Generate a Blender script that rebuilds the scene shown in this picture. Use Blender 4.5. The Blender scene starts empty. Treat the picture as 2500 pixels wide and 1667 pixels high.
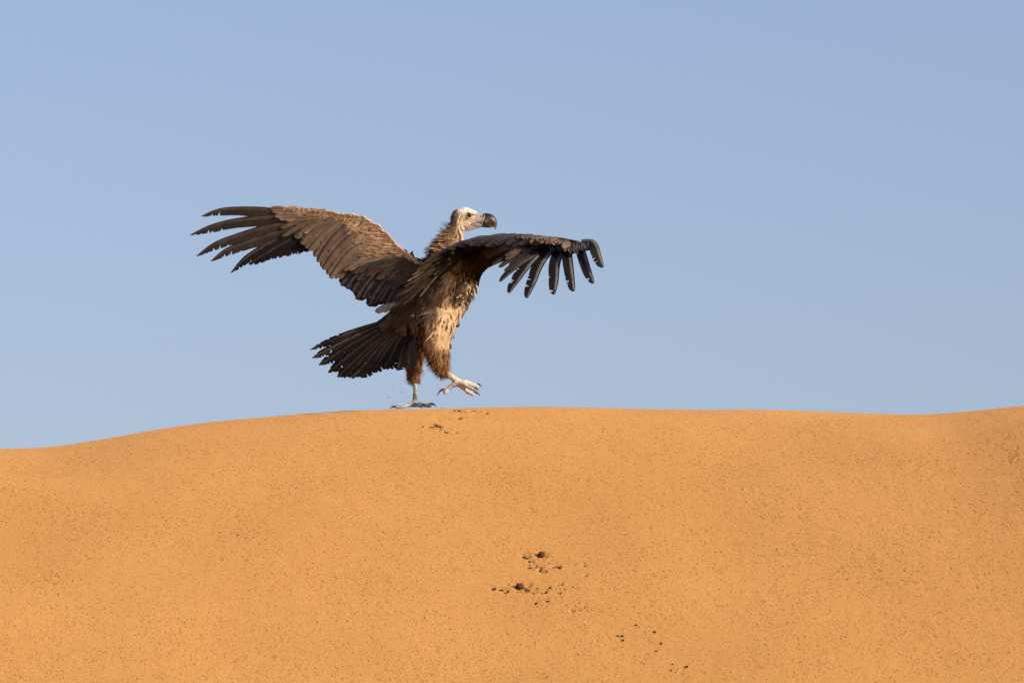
import bpy, bmesh, math, random
import numpy as np
from mathutils import Vector, Matrix, noise as mnoise

random.seed(7)
RNG = np.random.default_rng(7)
C = bpy.context.scene.collection
sc = bpy.context.scene

# ------------------------------------------------------------------ camera
PITCH = math.radians(8.0)
DIST = 30.0
LENS = 233.0
PXM = 540.0                      # photo pixels per metre at the bird
FWD = np.array([0, math.cos(PITCH), math.sin(PITCH)])
UPV = np.array([0, -math.sin(PITCH), math.cos(PITCH)])
RGT = np.array([1.0, 0, 0])
K = 18.0 / LENS / 1250.0


def ray(px, py):
    return FWD + RGT * ((px - 1250.0) * K) + UPV * ((833.5 - py) * K)


_r0 = ray(1013.0, 995.0)
CAM = -_r0 * (DIST / _r0[1])


def P(px, py, d=0.0):
    """world point that lies at depth y = d on the line of sight of a photo pixel"""
    r = ray(px, py)
    return CAM + r * ((d - CAM[1]) / r[1])


def pix(p):
    q = np.asarray(p) - CAM
    f = q @ FWD
    return 1250.0 + (q @ RGT) / f / K, 833.5 - (q @ UPV) / f / K


cam_data = bpy.data.cameras.new('camera')
cam_data.lens = LENS
cam_data.sensor_width = 36.0
cam_data.clip_start = 0.1
cam_data.clip_end = 5000
cam = bpy.data.objects.new('camera', cam_data)
cam.location = CAM
cam.rotation_euler = (math.pi / 2 + PITCH, 0, 0)
C.objects.link(cam)
sc.camera = cam

# ------------------------------------------------------------------ sky, sun, exposure
SUN_EL = math.radians(20)
SUN_AZ = math.atan2(-0.60, 0.80)               # direction of the sun in the ground plane (x, y)
S = np.array([math.cos(SUN_EL) * math.cos(SUN_AZ), math.cos(SUN_EL) * math.sin(SUN_AZ), math.sin(SUN_EL)])

world = bpy.data.worlds.new('World')
sc.world = world
world.use_nodes = True
wn = world.node_tree
wn.nodes.clear()
sky = wn.nodes.new('ShaderNodeTexSky')
sky.sky_type = 'NISHITA'
sky.sun_disc = False
sky.sun_elevation = SUN_EL
sky.sun_rotation = math.pi / 2 - SUN_AZ
sky.altitude = 300
sky.air_density = 1.0
sky.dust_density = 3.0
sky.ozone_density = 3.0
bg = wn.nodes.new('ShaderNodeBackground')
bg.inputs['Strength'].default_value = 0.122
tint = wn.nodes.new('ShaderNodeMix')            # desert air: the sky a touch redder than the clean atmosphere model
tint.data_type = 'RGBA'
tint.blend_type = 'MULTIPLY'
tint.inputs[0].default_value = 1.0
tint.inputs[7].default_value = (1.135, 0.935, 0.925, 1)
wo = wn.nodes.new('ShaderNodeOutputWorld')
wn.links.new(sky.outputs['Color'], tint.inputs[6])
wn.links.new(tint.outputs[2], bg.inputs['Color'])
wn.links.new(bg.outputs['Background'], wo.inputs['Surface'])

sun_data = bpy.data.lights.new('sun', 'SUN')
sun_data.energy = 3.6
sun_data.angle = math.radians(0.5)
sun_data.color = (1.0, 0.86, 0.68)
sun = bpy.data.objects.new('sun', sun_data)
sun.rotation_euler = Vector(S).to_track_quat('Z', 'Y').to_euler()
sun.location = (8, -8, 8)
C.objects.link(sun)

sc.view_settings.view_transform = 'Standard'
sc.view_settings.look = 'None'
sc.view_settings.gamma = 1
sc.view_settings.exposure = 0.5
sc.view_settings.use_curve_mapping = False


# ------------------------------------------------------------------ helpers
def link(name, mesh, mat=None, parent=None, smooth=True):
    o = bpy.data.objects.new(name, mesh)
    C.objects.link(o)
    if mat is not None:
        mesh.materials.append(mat)
    if smooth and len(mesh.polygons):
        mesh.polygons.foreach_set('use_smooth', np.ones(len(mesh.polygons), bool))
    if parent is not None:
        o.parent = parent
        if parent.type == 'EMPTY':
            o.matrix_parent_inverse = parent.matrix_world.inverted()
    return o


def np_mesh(name, verts, quads=None, tris=None, cols=None, uvs=None):
    """mesh from numpy arrays; cols is per-vertex rgb, uvs per-vertex"""
    me = bpy.data.meshes.new(name)
    verts = np.asarray(verts, np.float32)
    me.vertices.add(len(verts))
    me.vertices.foreach_set('co', verts.ravel())
    loops, starts, n = [], [], 0
    if quads is not None and len(quads):
        q = np.asarray(quads, np.int32)
        loops.append(q.ravel())
        starts.append(np.arange(len(q), dtype=np.int32) * 4)
        n = q.size
    if tris is not None and len(tris):
        t = np.asarray(tris, np.int32)
        loops.append(t.ravel())
        starts.append(np.arange(len(t), dtype=np.int32) * 3 + n)
    loops = np.concatenate(loops)
    starts = np.concatenate(starts)
    me.loops.add(len(loops))
    me.loops.foreach_set('vertex_index', loops)
    me.polygons.add(len(starts))
    me.polygons.foreach_set('loop_start', starts)
    if uvs is not None:
        uvl = me.uv_layers.new(name='UVMap')
        uvl.data.foreach_set('uv', np.asarray(uvs, np.float32)[loops].ravel())
    if cols is not None:
        a = me.color_attributes.new('Col', 'FLOAT_COLOR', 'POINT')
        c4 = np.ones((len(verts), 4), np.float32)
        c4[:, :3] = np.clip(cols, 0, 1)
        a.data.foreach_set('color', c4.ravel())
    me.update(calc_edges=True)
    me.validate()
    return me


def catmull(pts, n):
    """n points, evenly spaced by arc length, on a smooth curve through pts (any dimension)"""
    p = np.asarray(pts, float)
    if len(p) == 2:
        t = np.linspace(0, 1, n)[:, None]
        return p[0] * (1 - t) + p[1] * t
    q = np.vstack([2 * p[0] - p[1], p, 2 * p[-1] - p[-2]])
    out = []
    for i in range(1, len(q) - 2):
        for t in np.linspace(0, 1, 24, endpoint=False):
            a, b, c, d = q[i - 1], q[i], q[i + 1], q[i + 2]
            out.append(0.5 * ((2 * b) + (-a + c) * t + (2 * a - 5 * b + 4 * c - d) * t * t
                              + (-a + 3 * b - 3 * c + d) * t ** 3))
    out.append(p[-1])
    out = np.array(out)
    s = np.concatenate([[0], np.cumsum(np.linalg.norm(np.diff(out, axis=0), axis=1))])
    s /= s[-1]
    u = np.linspace(0, 1, n)
    return np.stack([np.interp(u, s, out[:, k]) for k in range(out.shape[1])], 1)


def unit(v):
    v = np.asarray(v, float)
    return v / (np.linalg.norm(v, axis=-1, keepdims=True) + 1e-12)


# node helpers
def mat_new(name):
    m = bpy.data.materials.new(name)
    m.use_nodes = True
    nt = m.node_tree
    b = nt.nodes['Principled BSDF']
    return m, nt, b


def nd(nt, typ, **kw):
    n = nt.nodes.new(typ)
    for k, v in kw.items():
        if k in n.inputs:
            n.inputs[k].default_value = v
        else:
            setattr(n, k, v)
    return n


def ramp(nt, src, p0, c0, p1, c1):
    r = nt.nodes.new('ShaderNodeValToRGB')
    r.color_ramp.elements[0].position = p0
    r.color_ramp.elements[0].color = (*c0, 1)
    r.color_ramp.elements[1].position = p1
    r.color_ramp.elements[1].color = (*c1, 1)
    nt.links.new(src, r.inputs['Fac'])
    return r


def mul(nt, a, b, fac=1.0):
    m = nt.nodes.new('ShaderNodeMix')
    m.data_type = 'RGBA'
    m.blend_type = 'MULTIPLY'
    m.inputs[0].default_value = fac
    nt.links.new(a, m.inputs[6])
    nt.links.new(b, m.inputs[7])
    return m.outputs[2]


# ------------------------------------------------------------------ materials
def feather_material():
    m, nt, b = mat_new('feather_vane')
    at = nd(nt, 'ShaderNodeVertexColor', layer_name='Col')
    uv = nd(nt, 'ShaderNodeUVMap', uv_map='UVMap')
    mp = nd(nt, 'ShaderNodeMapping')
    mp.inputs['Scale'].default_value = (3.0, 160.0, 1.0)
    nt.links.new(uv.outputs['UV'], mp.inputs['Vector'])
    nz = nd(nt, 'ShaderNodeTexNoise', Scale=1.0, Detail=3.0, Roughness=0.65)
    nt.links.new(mp.outputs['Vector'], nz.inputs['Vector'])
    oi = nd(nt, 'ShaderNodeObjectInfo')
    r1 = ramp(nt, nz.outputs['Fac'], 0.28, (0.62, 0.62, 0.62), 0.72, (1.3, 1.27, 1.24))
    c1 = mul(nt, at.outputs['Color'], r1.outputs['Color'])
    geo = nd(nt, 'ShaderNodeNewGeometry')
    nz2 = nd(nt, 'ShaderNodeTexNoise', Scale=22.0, Detail=4.0, Roughness=0.6)
    nt.links.new(geo.outputs['Position'], nz2.inputs['Vector'])
    r2 = ramp(nt, nz2.outputs['Fac'], 0.3, (0.72, 0.7, 0.68), 0.7, (1.22, 1.22, 1.22))
    c2 = mul(nt, c1, r2.outputs['Color'])
    nt.links.new(c2, b.inputs['Base Color'])
    b.inputs['Roughness'].default_value = 0.62
    b.inputs['Specular IOR Level'].default_value = 0.045
    bp = nd(nt, 'ShaderNodeBump', Strength=0.35, Distance=0.0015)
    nt.links.new(nz.outputs['Fac'], bp.inputs['Height'])
    nt.links.new(bp.outputs['Normal'], b.inputs['Normal'])
    return m


def body_material():
    m, nt, b = mat_new('vulture_skin_and_down')
    at = nd(nt, 'ShaderNodeVertexColor', layer_name='Col')
    geo = nd(nt, 'ShaderNodeNewGeometry')
    nz = nd(nt, 'ShaderNodeTexNoise', Scale=70.0, Detail=5.0, Roughness=0.65)
    nt.links.new(geo.outputs['Position'], nz.inputs['Vector'])
    r1 = ramp(nt, nz.outputs['Fac'], 0.32, (0.6, 0.55, 0.5), 0.66, (1.2, 1.2, 1.2))
    c1 = mul(nt, at.outputs['Color'], r1.outputs['Color'])
    nt.links.new(c1, b.inputs['Base Color'])
    b.inputs['Roughness'].default_value = 0.7
    b.inputs['Specular IOR Level'].default_value = 0.25
    vo = nd(nt, 'ShaderNodeTexVoronoi', Scale=160.0)
    nt.links.new(geo.outputs['Position'], vo.inputs['Vector'])
    ad = nd(nt, 'ShaderNodeMath', operation='ADD')
    nt.links.new(nz.outputs['Fac'], ad.inputs[0])
    nt.links.new(vo.outputs['Distance'], ad.inputs[1])
    bp = nd(nt, 'ShaderNodeBump', Strength=0.45, Distance=0.004)
    nt.links.new(ad.outputs[0], bp.inputs['Height'])
    nt.links.new(bp.outputs['Normal'], b.inputs['Normal'])
    return m


def horn_material(name, rough):
    m, nt, b = mat_new(name)
    at = nd(nt, 'ShaderNodeVertexColor', layer_name='Col')
    geo = nd(nt, 'ShaderNodeNewGeometry')
    nz = nd(nt, 'ShaderNodeTexNoise', Scale=120.0, Detail=4.0)
    nt.links.new(geo.outputs['Position'], nz.inputs['Vector'])
    r1 = ramp(nt, nz.outputs['Fac'], 0.3, (0.7, 0.68, 0.65), 0.7, (1.2, 1.2, 1.2))
    c1 = mul(nt, at.outputs['Color'], r1.outputs['Color'])
    nt.links.new(c1, b.inputs['Base Color'])
    b.inputs['Roughness'].default_value = rough
    b.inputs['Specular IOR Level'].default_value = 0.4
    bp = nd(nt, 'ShaderNodeBump', Strength=0.12, Distance=0.002)
    nt.links.new(nz.outputs['Fac'], bp.inputs['Height'])
    nt.links.new(bp.outputs['Normal'], b.inputs['Normal'])
    return m


def sand_material():
    m, nt, b = mat_new('orange_sand')
    geo = nd(nt, 'ShaderNodeNewGeometry')
    n1 = nd(nt, 'ShaderNodeTexNoise', Scale=0.9, Detail=4.0, Roughness=0.55)
    n2 = nd(nt, 'ShaderNodeTexNoise', Scale=120.0, Detail=4.0, Roughness=0.75)
    # dark flecks painted as the shade of small pits, streaked down to the right
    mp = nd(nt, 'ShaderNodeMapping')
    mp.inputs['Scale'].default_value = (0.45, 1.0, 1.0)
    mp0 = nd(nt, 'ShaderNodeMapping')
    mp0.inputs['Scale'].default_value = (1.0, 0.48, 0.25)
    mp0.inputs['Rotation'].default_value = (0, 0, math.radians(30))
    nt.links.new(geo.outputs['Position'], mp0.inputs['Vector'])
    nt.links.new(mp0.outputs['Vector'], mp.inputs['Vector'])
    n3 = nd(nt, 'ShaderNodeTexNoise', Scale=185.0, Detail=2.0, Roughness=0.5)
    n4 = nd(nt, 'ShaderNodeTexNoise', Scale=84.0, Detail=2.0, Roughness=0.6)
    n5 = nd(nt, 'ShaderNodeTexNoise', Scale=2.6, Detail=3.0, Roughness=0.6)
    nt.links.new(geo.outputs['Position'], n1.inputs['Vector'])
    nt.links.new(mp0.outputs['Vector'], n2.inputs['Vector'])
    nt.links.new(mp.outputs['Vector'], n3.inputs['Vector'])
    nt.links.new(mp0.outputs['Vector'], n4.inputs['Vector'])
    nt.links.new(geo.outputs['Position'], n5.inputs['Vector'])
    base = ramp(nt, n1.outputs['Fac'], 0.25, (0.424, 0.223, 0.070), 0.75, (0.472, 0.256, 0.086))
    r2 = ramp(nt, n2.outputs['Fac'], 0.34, (0.86, 0.84, 0.81), 0.62, (1.06, 1.06, 1.06))
    c = mul(nt, base.outputs['Color'], r2.outputs['Color'])
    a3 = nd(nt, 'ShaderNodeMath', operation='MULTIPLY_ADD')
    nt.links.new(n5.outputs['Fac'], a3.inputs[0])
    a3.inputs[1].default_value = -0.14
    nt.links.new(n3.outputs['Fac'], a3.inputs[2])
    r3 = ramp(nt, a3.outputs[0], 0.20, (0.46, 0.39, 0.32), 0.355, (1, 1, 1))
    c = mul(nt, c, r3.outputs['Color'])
    # sparse larger flecks, also pit shade put into the colour, denser in patches
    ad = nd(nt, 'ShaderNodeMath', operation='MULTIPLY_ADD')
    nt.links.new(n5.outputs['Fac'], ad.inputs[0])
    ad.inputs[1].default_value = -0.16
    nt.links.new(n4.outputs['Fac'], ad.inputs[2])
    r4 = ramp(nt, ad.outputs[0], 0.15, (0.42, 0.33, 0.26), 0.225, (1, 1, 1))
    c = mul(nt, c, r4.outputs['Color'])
    nt.links.new(c, b.inputs['Base Color'])
    b.inputs['Roughness'].default_value = 0.92
    b.inputs['Diffuse Roughness'].default_value = 0.85
    b.inputs['Specular IOR Level'].default_value = 0.15
    bp = nd(nt, 'ShaderNodeBump', Strength=0.15, Distance=0.003)
    nt.links.new(n2.outputs['Fac'], bp.inputs['Height'])
    nt.links.new(bp.outputs['Normal'], b.inputs['Normal'])
    return m


def plain(name, col, rough, scale, vary=0.5, spec=0.2):
    m, nt, b = mat_new(name)
    tc = nd(nt, 'ShaderNodeNewGeometry')
    nz = nd(nt, 'ShaderNodeTexNoise', Scale=scale, Detail=4.0)
    nt.links.new(tc.outputs['Position'], nz.inputs['Vector'])
    r = ramp(nt, nz.outputs['Fac'], 0.3, tuple(x * (1 - vary) for x in col), 0.7, tuple(x * (1 + vary) for x in col))
    nt.links.new(r.outputs['Color'], b.inputs['Base Color'])
    b.inputs['Roughness'].default_value = rough
    b.inputs['Specular IOR Level'].default_value = spec
    return m


M_FEATHER = feather_material()
M_BODY = body_material()
M_BEAK = horn_material('dark_horn', 0.38)
M_CLAW = horn_material('claw_horn', 0.42)
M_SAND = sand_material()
M_CLOD = plain('dark_clod_shade', (0.068, 0.032, 0.012), 0.95, 90)  # dark tone stands in for the shade inside the foot prints
M_GRIT = plain('loose_sand_crumbs', (0.46, 0.23, 0.085), 0.95, 60, 0.35)
M_PEBBLE = plain('dark_pebble', (0.070, 0.036, 0.016), 0.75, 120)
M_EYE = plain('dark_eye', (0.008, 0.005, 0.004), 0.08, 50, 0.3, 0.6)

# ------------------------------------------------------------------ dune
SKY_LINE = [(-900, 1120), (-400, 1108), (0, 1095), (84, 1094), (153, 1086), (230, 1073), (306, 1060.5), (383, 1048), (510, 1032.5), (600, 1023.5),
            (740, 1011), (903, 1001.5), (1013, 996.5), (1063, 995), (1222, 994), (1400, 995), (1488, 996.5), (1650, 998.5),
            (1807, 1001.5), (1900, 1003.5), (2030, 1006), (2155, 1010.5), (2220, 1013), (2275, 1013), (2340, 1008.5), (2420, 1000), (2500, 990),
            (2650, 975), (2900, 960), (3400, 965)]
_sx = np.array([P(x, y)[0] for x, y in SKY_LINE])
_sz = np.array([P(x, y)[2] for x, y in SKY_LINE])


def smooth_line():
    xs = np.linspace(-8, 8, 3201)
    z = np.interp(xs, _sx, _sz)
    k = np.exp(-0.5 * (np.linspace(-3, 3, 81)) ** 2)
    k /= k.sum()
    zp = np.pad(z, 40, mode='edge')
    return xs, np.convolve(zp, k, 'valid')


_lx, _lz = smooth_line()
T0 = math.tan(PITCH)
PROF_Y = np.concatenate([np.linspace(-60, -6, 120, endpoint=False), np.linspace(-6, 6, 1200, endpoint=False), np.linspace(6, 60, 120)])


def _slope(y):
    t = np.maximum(-y, 0)
    front = T0 + 0.52 * (1 - np.exp(-t / 1.1))
    front = front * (1 - np.clip((t - 7.0) / 3.0, 0, 1))
    u = np.maximum(y, 0)
    back = T0 - 0.62 * (1 - np.exp(-u / 0.9))
    back = back * (1 - np.clip((u - 9.0) / 4.0, 0, 1))
    return np.where(y < 0, front, back)


_g = np.concatenate([[0], np.cumsum(0.5 * (_slope(PROF_Y[1:]) + _slope(PROF_Y[:-1])) * np.diff(PROF_Y))])
_g -= np.interp(0.0, PROF_Y, _g)


def gauss(x, y, cx, cy, sx, sy, rot=0.0):
    c, s = math.cos(rot), math.sin(rot)
    u = (x - cx) * c + (y - cy) * s
    v = -(x - cx) * s + (y - cy) * c
    return np.exp(-0.5 * ((u / sx) ** 2 + (v / sy) ** 2))


def ground_base(x, y):
    x = np.asarray(x, float)
    y = np.asarray(y, float)
    fade = 1.0 / (1.0 + (np.maximum(-y, 0) / 1.6) ** 2)           # the crest line's own wave dies out down the face
    line = np.interp(x, _lx, _lz)
    mean = -0.06
    far = np.exp(-(np.maximum(np.abs(x) - 6, 0) / 30.0) ** 2)
    z = np.interp(y, PROF_Y, _g) + (mean + (line - mean) * fade) * far
    # broad swells of the face
    z = z + 0.24 * gauss(x, y, 3.3, -1.5, 0.62, 0.75, 0.15) * np.clip((-y - 0.25) / 0.8, 0, 1)
    z = z + 0.026 * np.clip(-y / 0.8, 0, 1) * (np.sin(x * 0.9 + 0.35 * y + 0.6) + 0.5 * np.sin(x * 2.1 - y * 0.8 + 2.0)) * far
    return z


def ground_hit(px, py):
    """where the line of sight of a photo pixel meets the dune face"""
    ys = np.linspace(-7, 0.4, 3000)
    r = ray(px, py)
    t = (ys - CAM[1]) / r[1]
    q = CAM[None] + r[None] * t[:, None]
    h = q[:, 2] - ground_base(q[:, 0], q[:, 1])
    i = np.argmax(h <= 0)
    if h[i] > 0:
        i = np.argmin(h)
    return q[i, 0], q[i, 1]


def axis_coords(a, b, step, far, grow=1.13):
    mid = np.arange(a, b, step)
    lo, hi, s = [], [], step
    v = a
    while v > -far:
        s *= grow
        v -= s
        lo.append(v)
    s, v = step, mid[-1]
    while v < far:
        s *= grow
        v += s
        hi.append(v)
    return np.concatenate([lo[::-1], mid, hi]), len(lo), len(mid)


GX, GY = 0.0052, 0.0080
XS, x0i, nx = axis_coords(-2.75, 3.05, GX, 900)
YS, y0i, ny = axis_coords(-4.4, 0.55, GY, 900)


def band_noise(shape, lam_x, lam_y, width, seed, ang=0.0):
    """periodic random field whose wavelengths lie around lam_x across and lam_y along the face (metres), unit variance"""
    g = np.random.default_rng(seed)
    f = np.fft.fft2(g.standard_normal(shape))
    ky = np.fft.fftfreq(shape[0], GY)[:, None] * lam_y
    kx = np.fft.fftfreq(shape[1], GX)[None] * lam_x
    c, s = math.cos(ang), math.sin(ang)
    u = kx * c + ky * s
    v = -kx * s + ky * c
    k = np.sqrt(u ** 2 + v ** 2) + 1e-9
    r = np.fft.ifft2(f * np.exp(-0.5 * (np.log(k) / width) ** 2)).real
    return r / r.std()


def sand_relief():
    sh = (ny, nx)
    n_a = band_noise(sh, 0.022, 0.045, 0.30, 1)
    n_b = band_noise(sh, 0.036, 0.075, 0.35, 2)
    n_c = band_noise(sh, 0.14, 0.30, 0.5, 3)
    n_d = band_noise(sh, 1.1, 1.4, 0.4, 4)
    n_m = band_noise(sh, 0.8, 1.2, 0.5, 5)
    n_r = band_noise(sh, 0.40, 0.035, 0.30, 8)                    # faint wind ripples
    h = 0.0001 * n_a + 0.0001 * n_b + 0.0005 * n_c + 0.006 * n_d
    # thousands of small pits and nicks in the crusted sand, each one or two cells wide, a little drawn out down to the right
    g = np.random.default_rng(40)
    n = 62000
    iy, ix = g.integers(3, ny - 3, n), g.integers(3, nx - 3, n)
    dep = 0.0012 * g.lognormal(0, 0.6, n) * np.clip(0.8 + 0.4 * n_m[iy, ix], 0.3, 1.8)
    dep = np.minimum(dep, 0.014)
    np.add.at(h, (iy, ix), -dep)
    long = g.random(n) < 0.6
    np.add.at(h, (iy[long] - g.integers(0, 2, long.sum()), ix[long] + 1), -dep[long] * 0.8)
    np.add.at(h, (iy[long], ix[long] - 1), -dep[long] * 0.35)
    n = 16000
    iy, ix = g.integers(3, ny - 3, n), g.integers(3, nx - 3, n)
    np.add.at(h, (iy, ix), 0.0004 * g.lognormal(0, 0.5, n))
    bumps = np.clip(band_noise(sh, 0.022, 0.04, 0.3, 6) - 2.0, 0, None)
    h += 0.0010 * bumps
    rip_m = np.clip(n_m - 1.0, 0, 1)
    h += 0.0008 * n_r * rip_m
    return h


# dents of the foot prints: (px, py, half width px, half height px, depth m, tilt)
DENTS = [(1324, 1350, 12, 9, 0.010, 0.3), (1286, 1352, 12, 4, 0.014, -0.4), (1297, 1364, 6, 2.5, 0.012, -0.4), (1291, 1380, 5, 3, 0.012, 0.3),
         (1305, 1378, 6, 4, 0.016, -0.2), (1318, 1384, 4, 4, 0.018, 0), (1327, 1391, 9, 3, 0.018, -0.5), (1355, 1380, 5, 3, 0.012, -0.3), (1367, 1382, 3, 4, 0.010, 0),
         (1426, 1381, 5, 2.5, 0.012, -0.2), (1430, 1407, 5, 2.5, 0.012, -0.3),
         (1272, 1431, 12, 9, 0.010, 0.3), (1284, 1440, 8, 3, 0.016, -0.4), (1291, 1426, 7, 4, 0.012, -0.6), (1262, 1439, 6, 3, 0.016, 0), (1305, 1445, 8, 2.5, 0.010, -0.3),
         (1203, 1431, 8, 3, 0.012, -0.5), (1234, 1439, 7, 4, 0.014, -0.4), (1222, 1434, 7, 2.5, 0.007, -0.4), (1331, 1447, 5, 3, 0.009, -0.3),
         (1365, 1452, 5, 2.5, 0.009, -0.3), (1372, 1427, 4, 3, 0.010, 0), (1363, 1430, 3, 2.5, 0.008, 0), (1340, 1436, 4, 2.5, 0.008, 0),
         (1308, 1473, 4, 3, 0.009, 0), (1336, 1470, 5, 2.5, 0.008, 0), (1397, 1497, 6, 3, 0.014, 0.3), (1415, 1494, 4, 2.5, 0.010, 0), (1427, 1487, 4, 2.5, 0.009, 0.4),
         (1113, 1001, 12, 2.2, 0.018, 0), (1152, 1002, 9, 2, 0.018, 0), (1165, 1007, 9, 2.4, 0.022, -0.2), (1186, 1009, 5, 2.2, 0.020, 0), (1130, 1005, 6, 1.6, 0.012, 0),
         (1068, 1040, 4, 3.5, 0.020, 0.5), (1073, 1049, 5, 2, 0.014, 0), (1050, 1042, 10, 2, 0.010, -0.3), (1113, 1056, 5, 2, 0.010, 0), (1124, 1021, 4, 2, 0.008, 0),
         (1090, 1055, 6, 1.5, 0.007, 0.2), (1030, 1041, 5, 1.5, 0.006, 0), (1062, 1035, 3, 2, 0.008, 0)]


def build_ground():
    X, Y = np.meshgrid(XS, YS)
    Z = ground_base(X, Y)
    rel = sand_relief()
    # keep the relief shallow right on the crest so the skyline stays a clean line, and let it run out at the fine patch's border
    yy = YS[y0i:y0i + ny][:, None]
    xx = XS[x0i:x0i + nx][None]
    rel *= 0.40 + 0.60 * np.clip(-yy / 0.9, 0, 1)
    edge = np.clip((xx - xx.min()) / 0.1, 0, 1) * np.clip((xx.max() - xx) / 0.1, 0, 1) * np.clip((yy - yy.min()) / 0.1, 0, 1) * np.clip((yy.max() - yy) / 0.1, 0, 1)
    rel *= edge
    for (px, py, hw, hh, dep, tl) in DENTS:
        cx, cy = ground_hit(px, py)
        c2 = ground_hit(px, py + 4.0)
        k = abs(cy - c2[1]) / 4.0
        sx = hw / PXM * 0.62
        sy = min(hh * k * 0.62, sx * 2.6)
        d2 = gauss(xx, yy, cx, cy, sx, sy, tl)
        rim = gauss(xx, yy, cx + sx * 1.1, cy - sy * 0.9, sx * 1.3, sy * 1.1, tl) * np.clip(1 - d2 * 1.5, 0, 1)
        d2 = np.clip(d2 * 1.7, 0, 1)
        rel += -dep * (0.9 if hh < 8 else 1.0) * d2 + dep * 0.12 * rim
    Z[y0i:y0i + ny, x0i:x0i + nx] += rel
    V = np.stack([X, Y, Z], -1).reshape(-1, 3)
    ni, nj = X.shape
    idx = np.arange(ni * nj, dtype=np.int32).reshape(ni, nj)
    q = np.stack([idx[:-1, :-1], idx[:-1, 1:], idx[1:, 1:], idx[1:, :-1]], -1).reshape(-1, 4)
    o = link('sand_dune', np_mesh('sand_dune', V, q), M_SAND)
    o['kind'] = 'structure'
    o['label'] = 'orange sand dune with rounded crest and foot prints on its face'
    return rel


REL = build_ground()


def ground_z(x, y):
    z = float(ground_base(x, y))
    i = int(round((y - YS[y0i]) / GY))
    j = int(round((x - XS[x0i]) / GX))
    if 0 <= i < ny and 0 <= j < nx:
        z += REL[i, j]
    return z


# ------------------------------------------------------------------ the vulture
VULT = bpy.data.objects.new('vulture', None)
VULT.empty_display_size = 0.2
C.objects.link(VULT)
VULT['label'] = 'dark brown vulture with spread wings striding along the crest of the dune'
VULT['category'] = 'vulture'
bpy.context.view_layer.update()

TAN = np.array([0.43, 0.300, 0.178])
PALE = np.array([0.50, 0.34, 0.19])
BROWN = np.array([0.135, 0.096, 0.065])
DKBROWN = np.array([0.055, 0.034, 0.021])
BLACK = np.array([0.022, 0.017, 0.015])
GREY = np.array([0.052, 0.049, 0.047])
RUST = np.array([0.12, 0.066, 0.033])

PROFILES = {
    # widths along the shaft, root to tip
    'primary': ([0, .08, .25, .45, .6, .75, .88, .95, 1], [.35, .7, .95, 1, .98, .88, .62, .38, .06]),
    'finger': ([0, .08, .25, .38, .5, .75, .87, .95, 1], [.6, .95, 1.1, 1.05, .95, .84, .58, .32, .06]),
    'blade': ([0, .08, .25, .4, .5, .75, .9, .96, 1], [.7, .95, 1.0, 1.0, .96, .86, .66, .48, .22]),
    'second': ([0, .1, .3, .6, .85, .95, 1], [.4, .75, .95, 1, .95, .7, .15]),
    'covert': ([0, .15, .4, .7, .88, .96, 1], [.45, .8, 1, 1, .82, .5, .1]),
    'tail': ([0, .1, .4, .7, .84, .93, 1], [.35, .55, .8, 1, .85, .52, .06]),
}


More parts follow.
